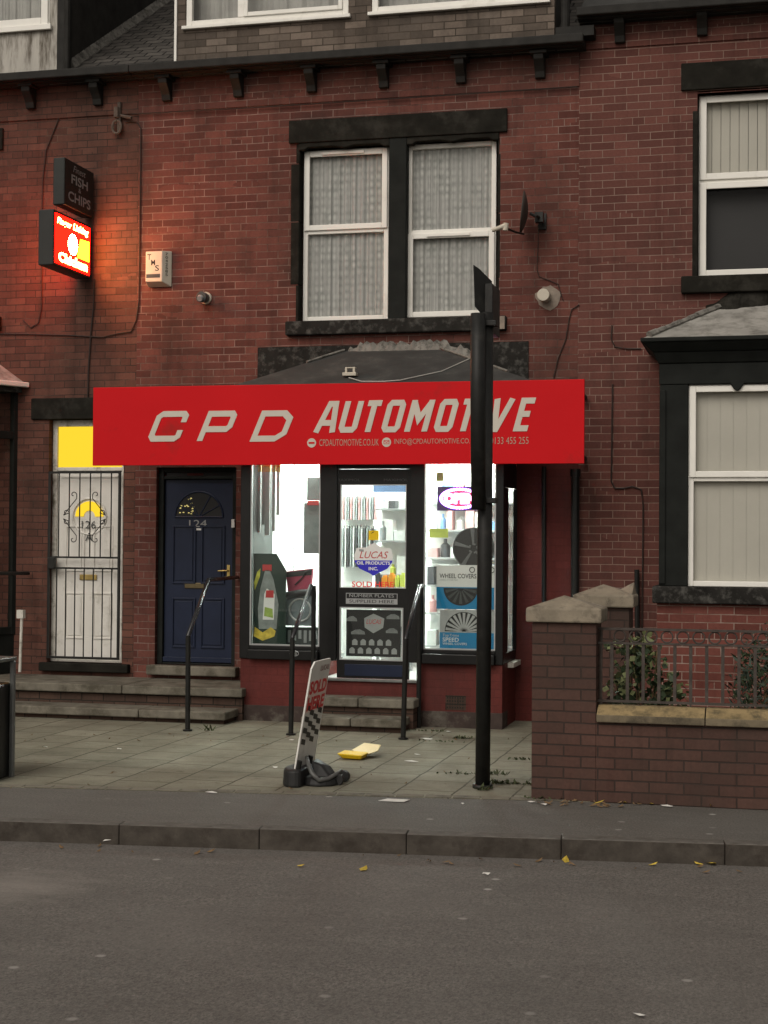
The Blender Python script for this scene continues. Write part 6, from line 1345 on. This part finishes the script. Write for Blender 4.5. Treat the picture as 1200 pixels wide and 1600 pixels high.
shelfunit('white shelves of car products seen through the right shop window', X_(664, 1.1), X_(800, 1.1), 1.1, [floorz + .2, 1.0, 1.3, 1.6, 1.9, 2.2], 'car product on the shelves behind the right window', [0, 0, 1, 3, 0, 4, 5], 'products on the shelves behind the right window')
# hanging packs on the left wall panel, behind the door glass
for row, z in enumerate((2.28, 1.93)):
    for i in range(13):
        x = X_(538, .9) + i * .030; h = .26 if row == 0 else .42; mb = MB(); mb.box(x, x + .016, .80, .92, z - h, z); mb.box(x + .006, x + .010, .84, .88, z, z + .03)
        solo(mb, 'hanging_pack', goods[(3, 0, 1)[i % 3] if row == 0 else (1, 0, 5)[i % 3]], ('upper row ', 'lower row ')[row] + ('pink ', 'white ', 'grey ', 'grey ', 'white ', 'black ')[row * 3 + i % 3] + 'slim pack hanging on the rack behind the door glass', 'package', 'slim packs hanging behind the door')
mb = MB(); mb.box(X_(536, .95), X_(583, .95), .94, .96, floorz, ceil - .1); solo(mb, 'slat_panel', M_white, 'white slat wall panel behind the hanging packs', 'panel')
a = rect(583, 757, 634, 766, .5); t = thing('hanging_banner', 'small blue banner at the top of the door glass', 'banner', (a[0], .5, a[2])); mb = MB(); mb.box(a[0], a[1], .5, .51, a[2] - .02, a[3] + .05); mb.build('sheet', mat('banner_blue', (.08, .14, .26), .5, .1, 5, 0), t)
a = rect(700, 790, 768, 812, .2); t = thing('price_card', 'yellow lettered card behind the right window', 'sign', (a[0], .2, a[2])); 
mb = MB(); a = rect(671, 826, 700, 840, BY + .5); mb.box(a[0], a[1], BY + .5, BY + .51, a[2], a[3]); mb.build('card', goods[6], t)
mb = MB(); a = rect(682, 738, 693, 752, BY + .05); mb.box(a[0], a[1], BY + .05, BY + .052, a[2], a[3]); solo(mb, 'sticky_note', goods[6], 'lime green note on the right window above the OPEN sign', 'note')

for i, (px, pw_, k_) in enumerate(((586, 8, 5), (596, 9, 7), (607, 8, 7), (617, 6, 6), (625, 7, 6))):
    a = rect(px, 898 + (i % 2) * 4, px + pw_, 917, .25); mb = MB(); mb.box(a[0], a[1], .25, .33, a[2], a[3]); mb.box(a[0] + .01, a[1] - .01, .27, .31, a[3], a[3] + .02)
    solo(mb, 'product', goods[k_], ('dark', 'tall orange', 'short orange', 'tall lime yellow', 'short lime yellow')[i] + ' bottle low at the right of the upper door glass', 'product')
a = rect(584, 917, 634, 921, .25); mb = MB(); mb.box(a[0], a[1] + .1, .2, .45, a[2], a[3]); mb.box(a[0] + .02, a[0] + .05, .3, .33, floorz, a[2]); mb.box(a[1] + .03, a[1] + .06, .3, .33, floorz, a[2]); solo(mb, 'display_table', M_silver, 'pale display table low behind the door glass', 'table')
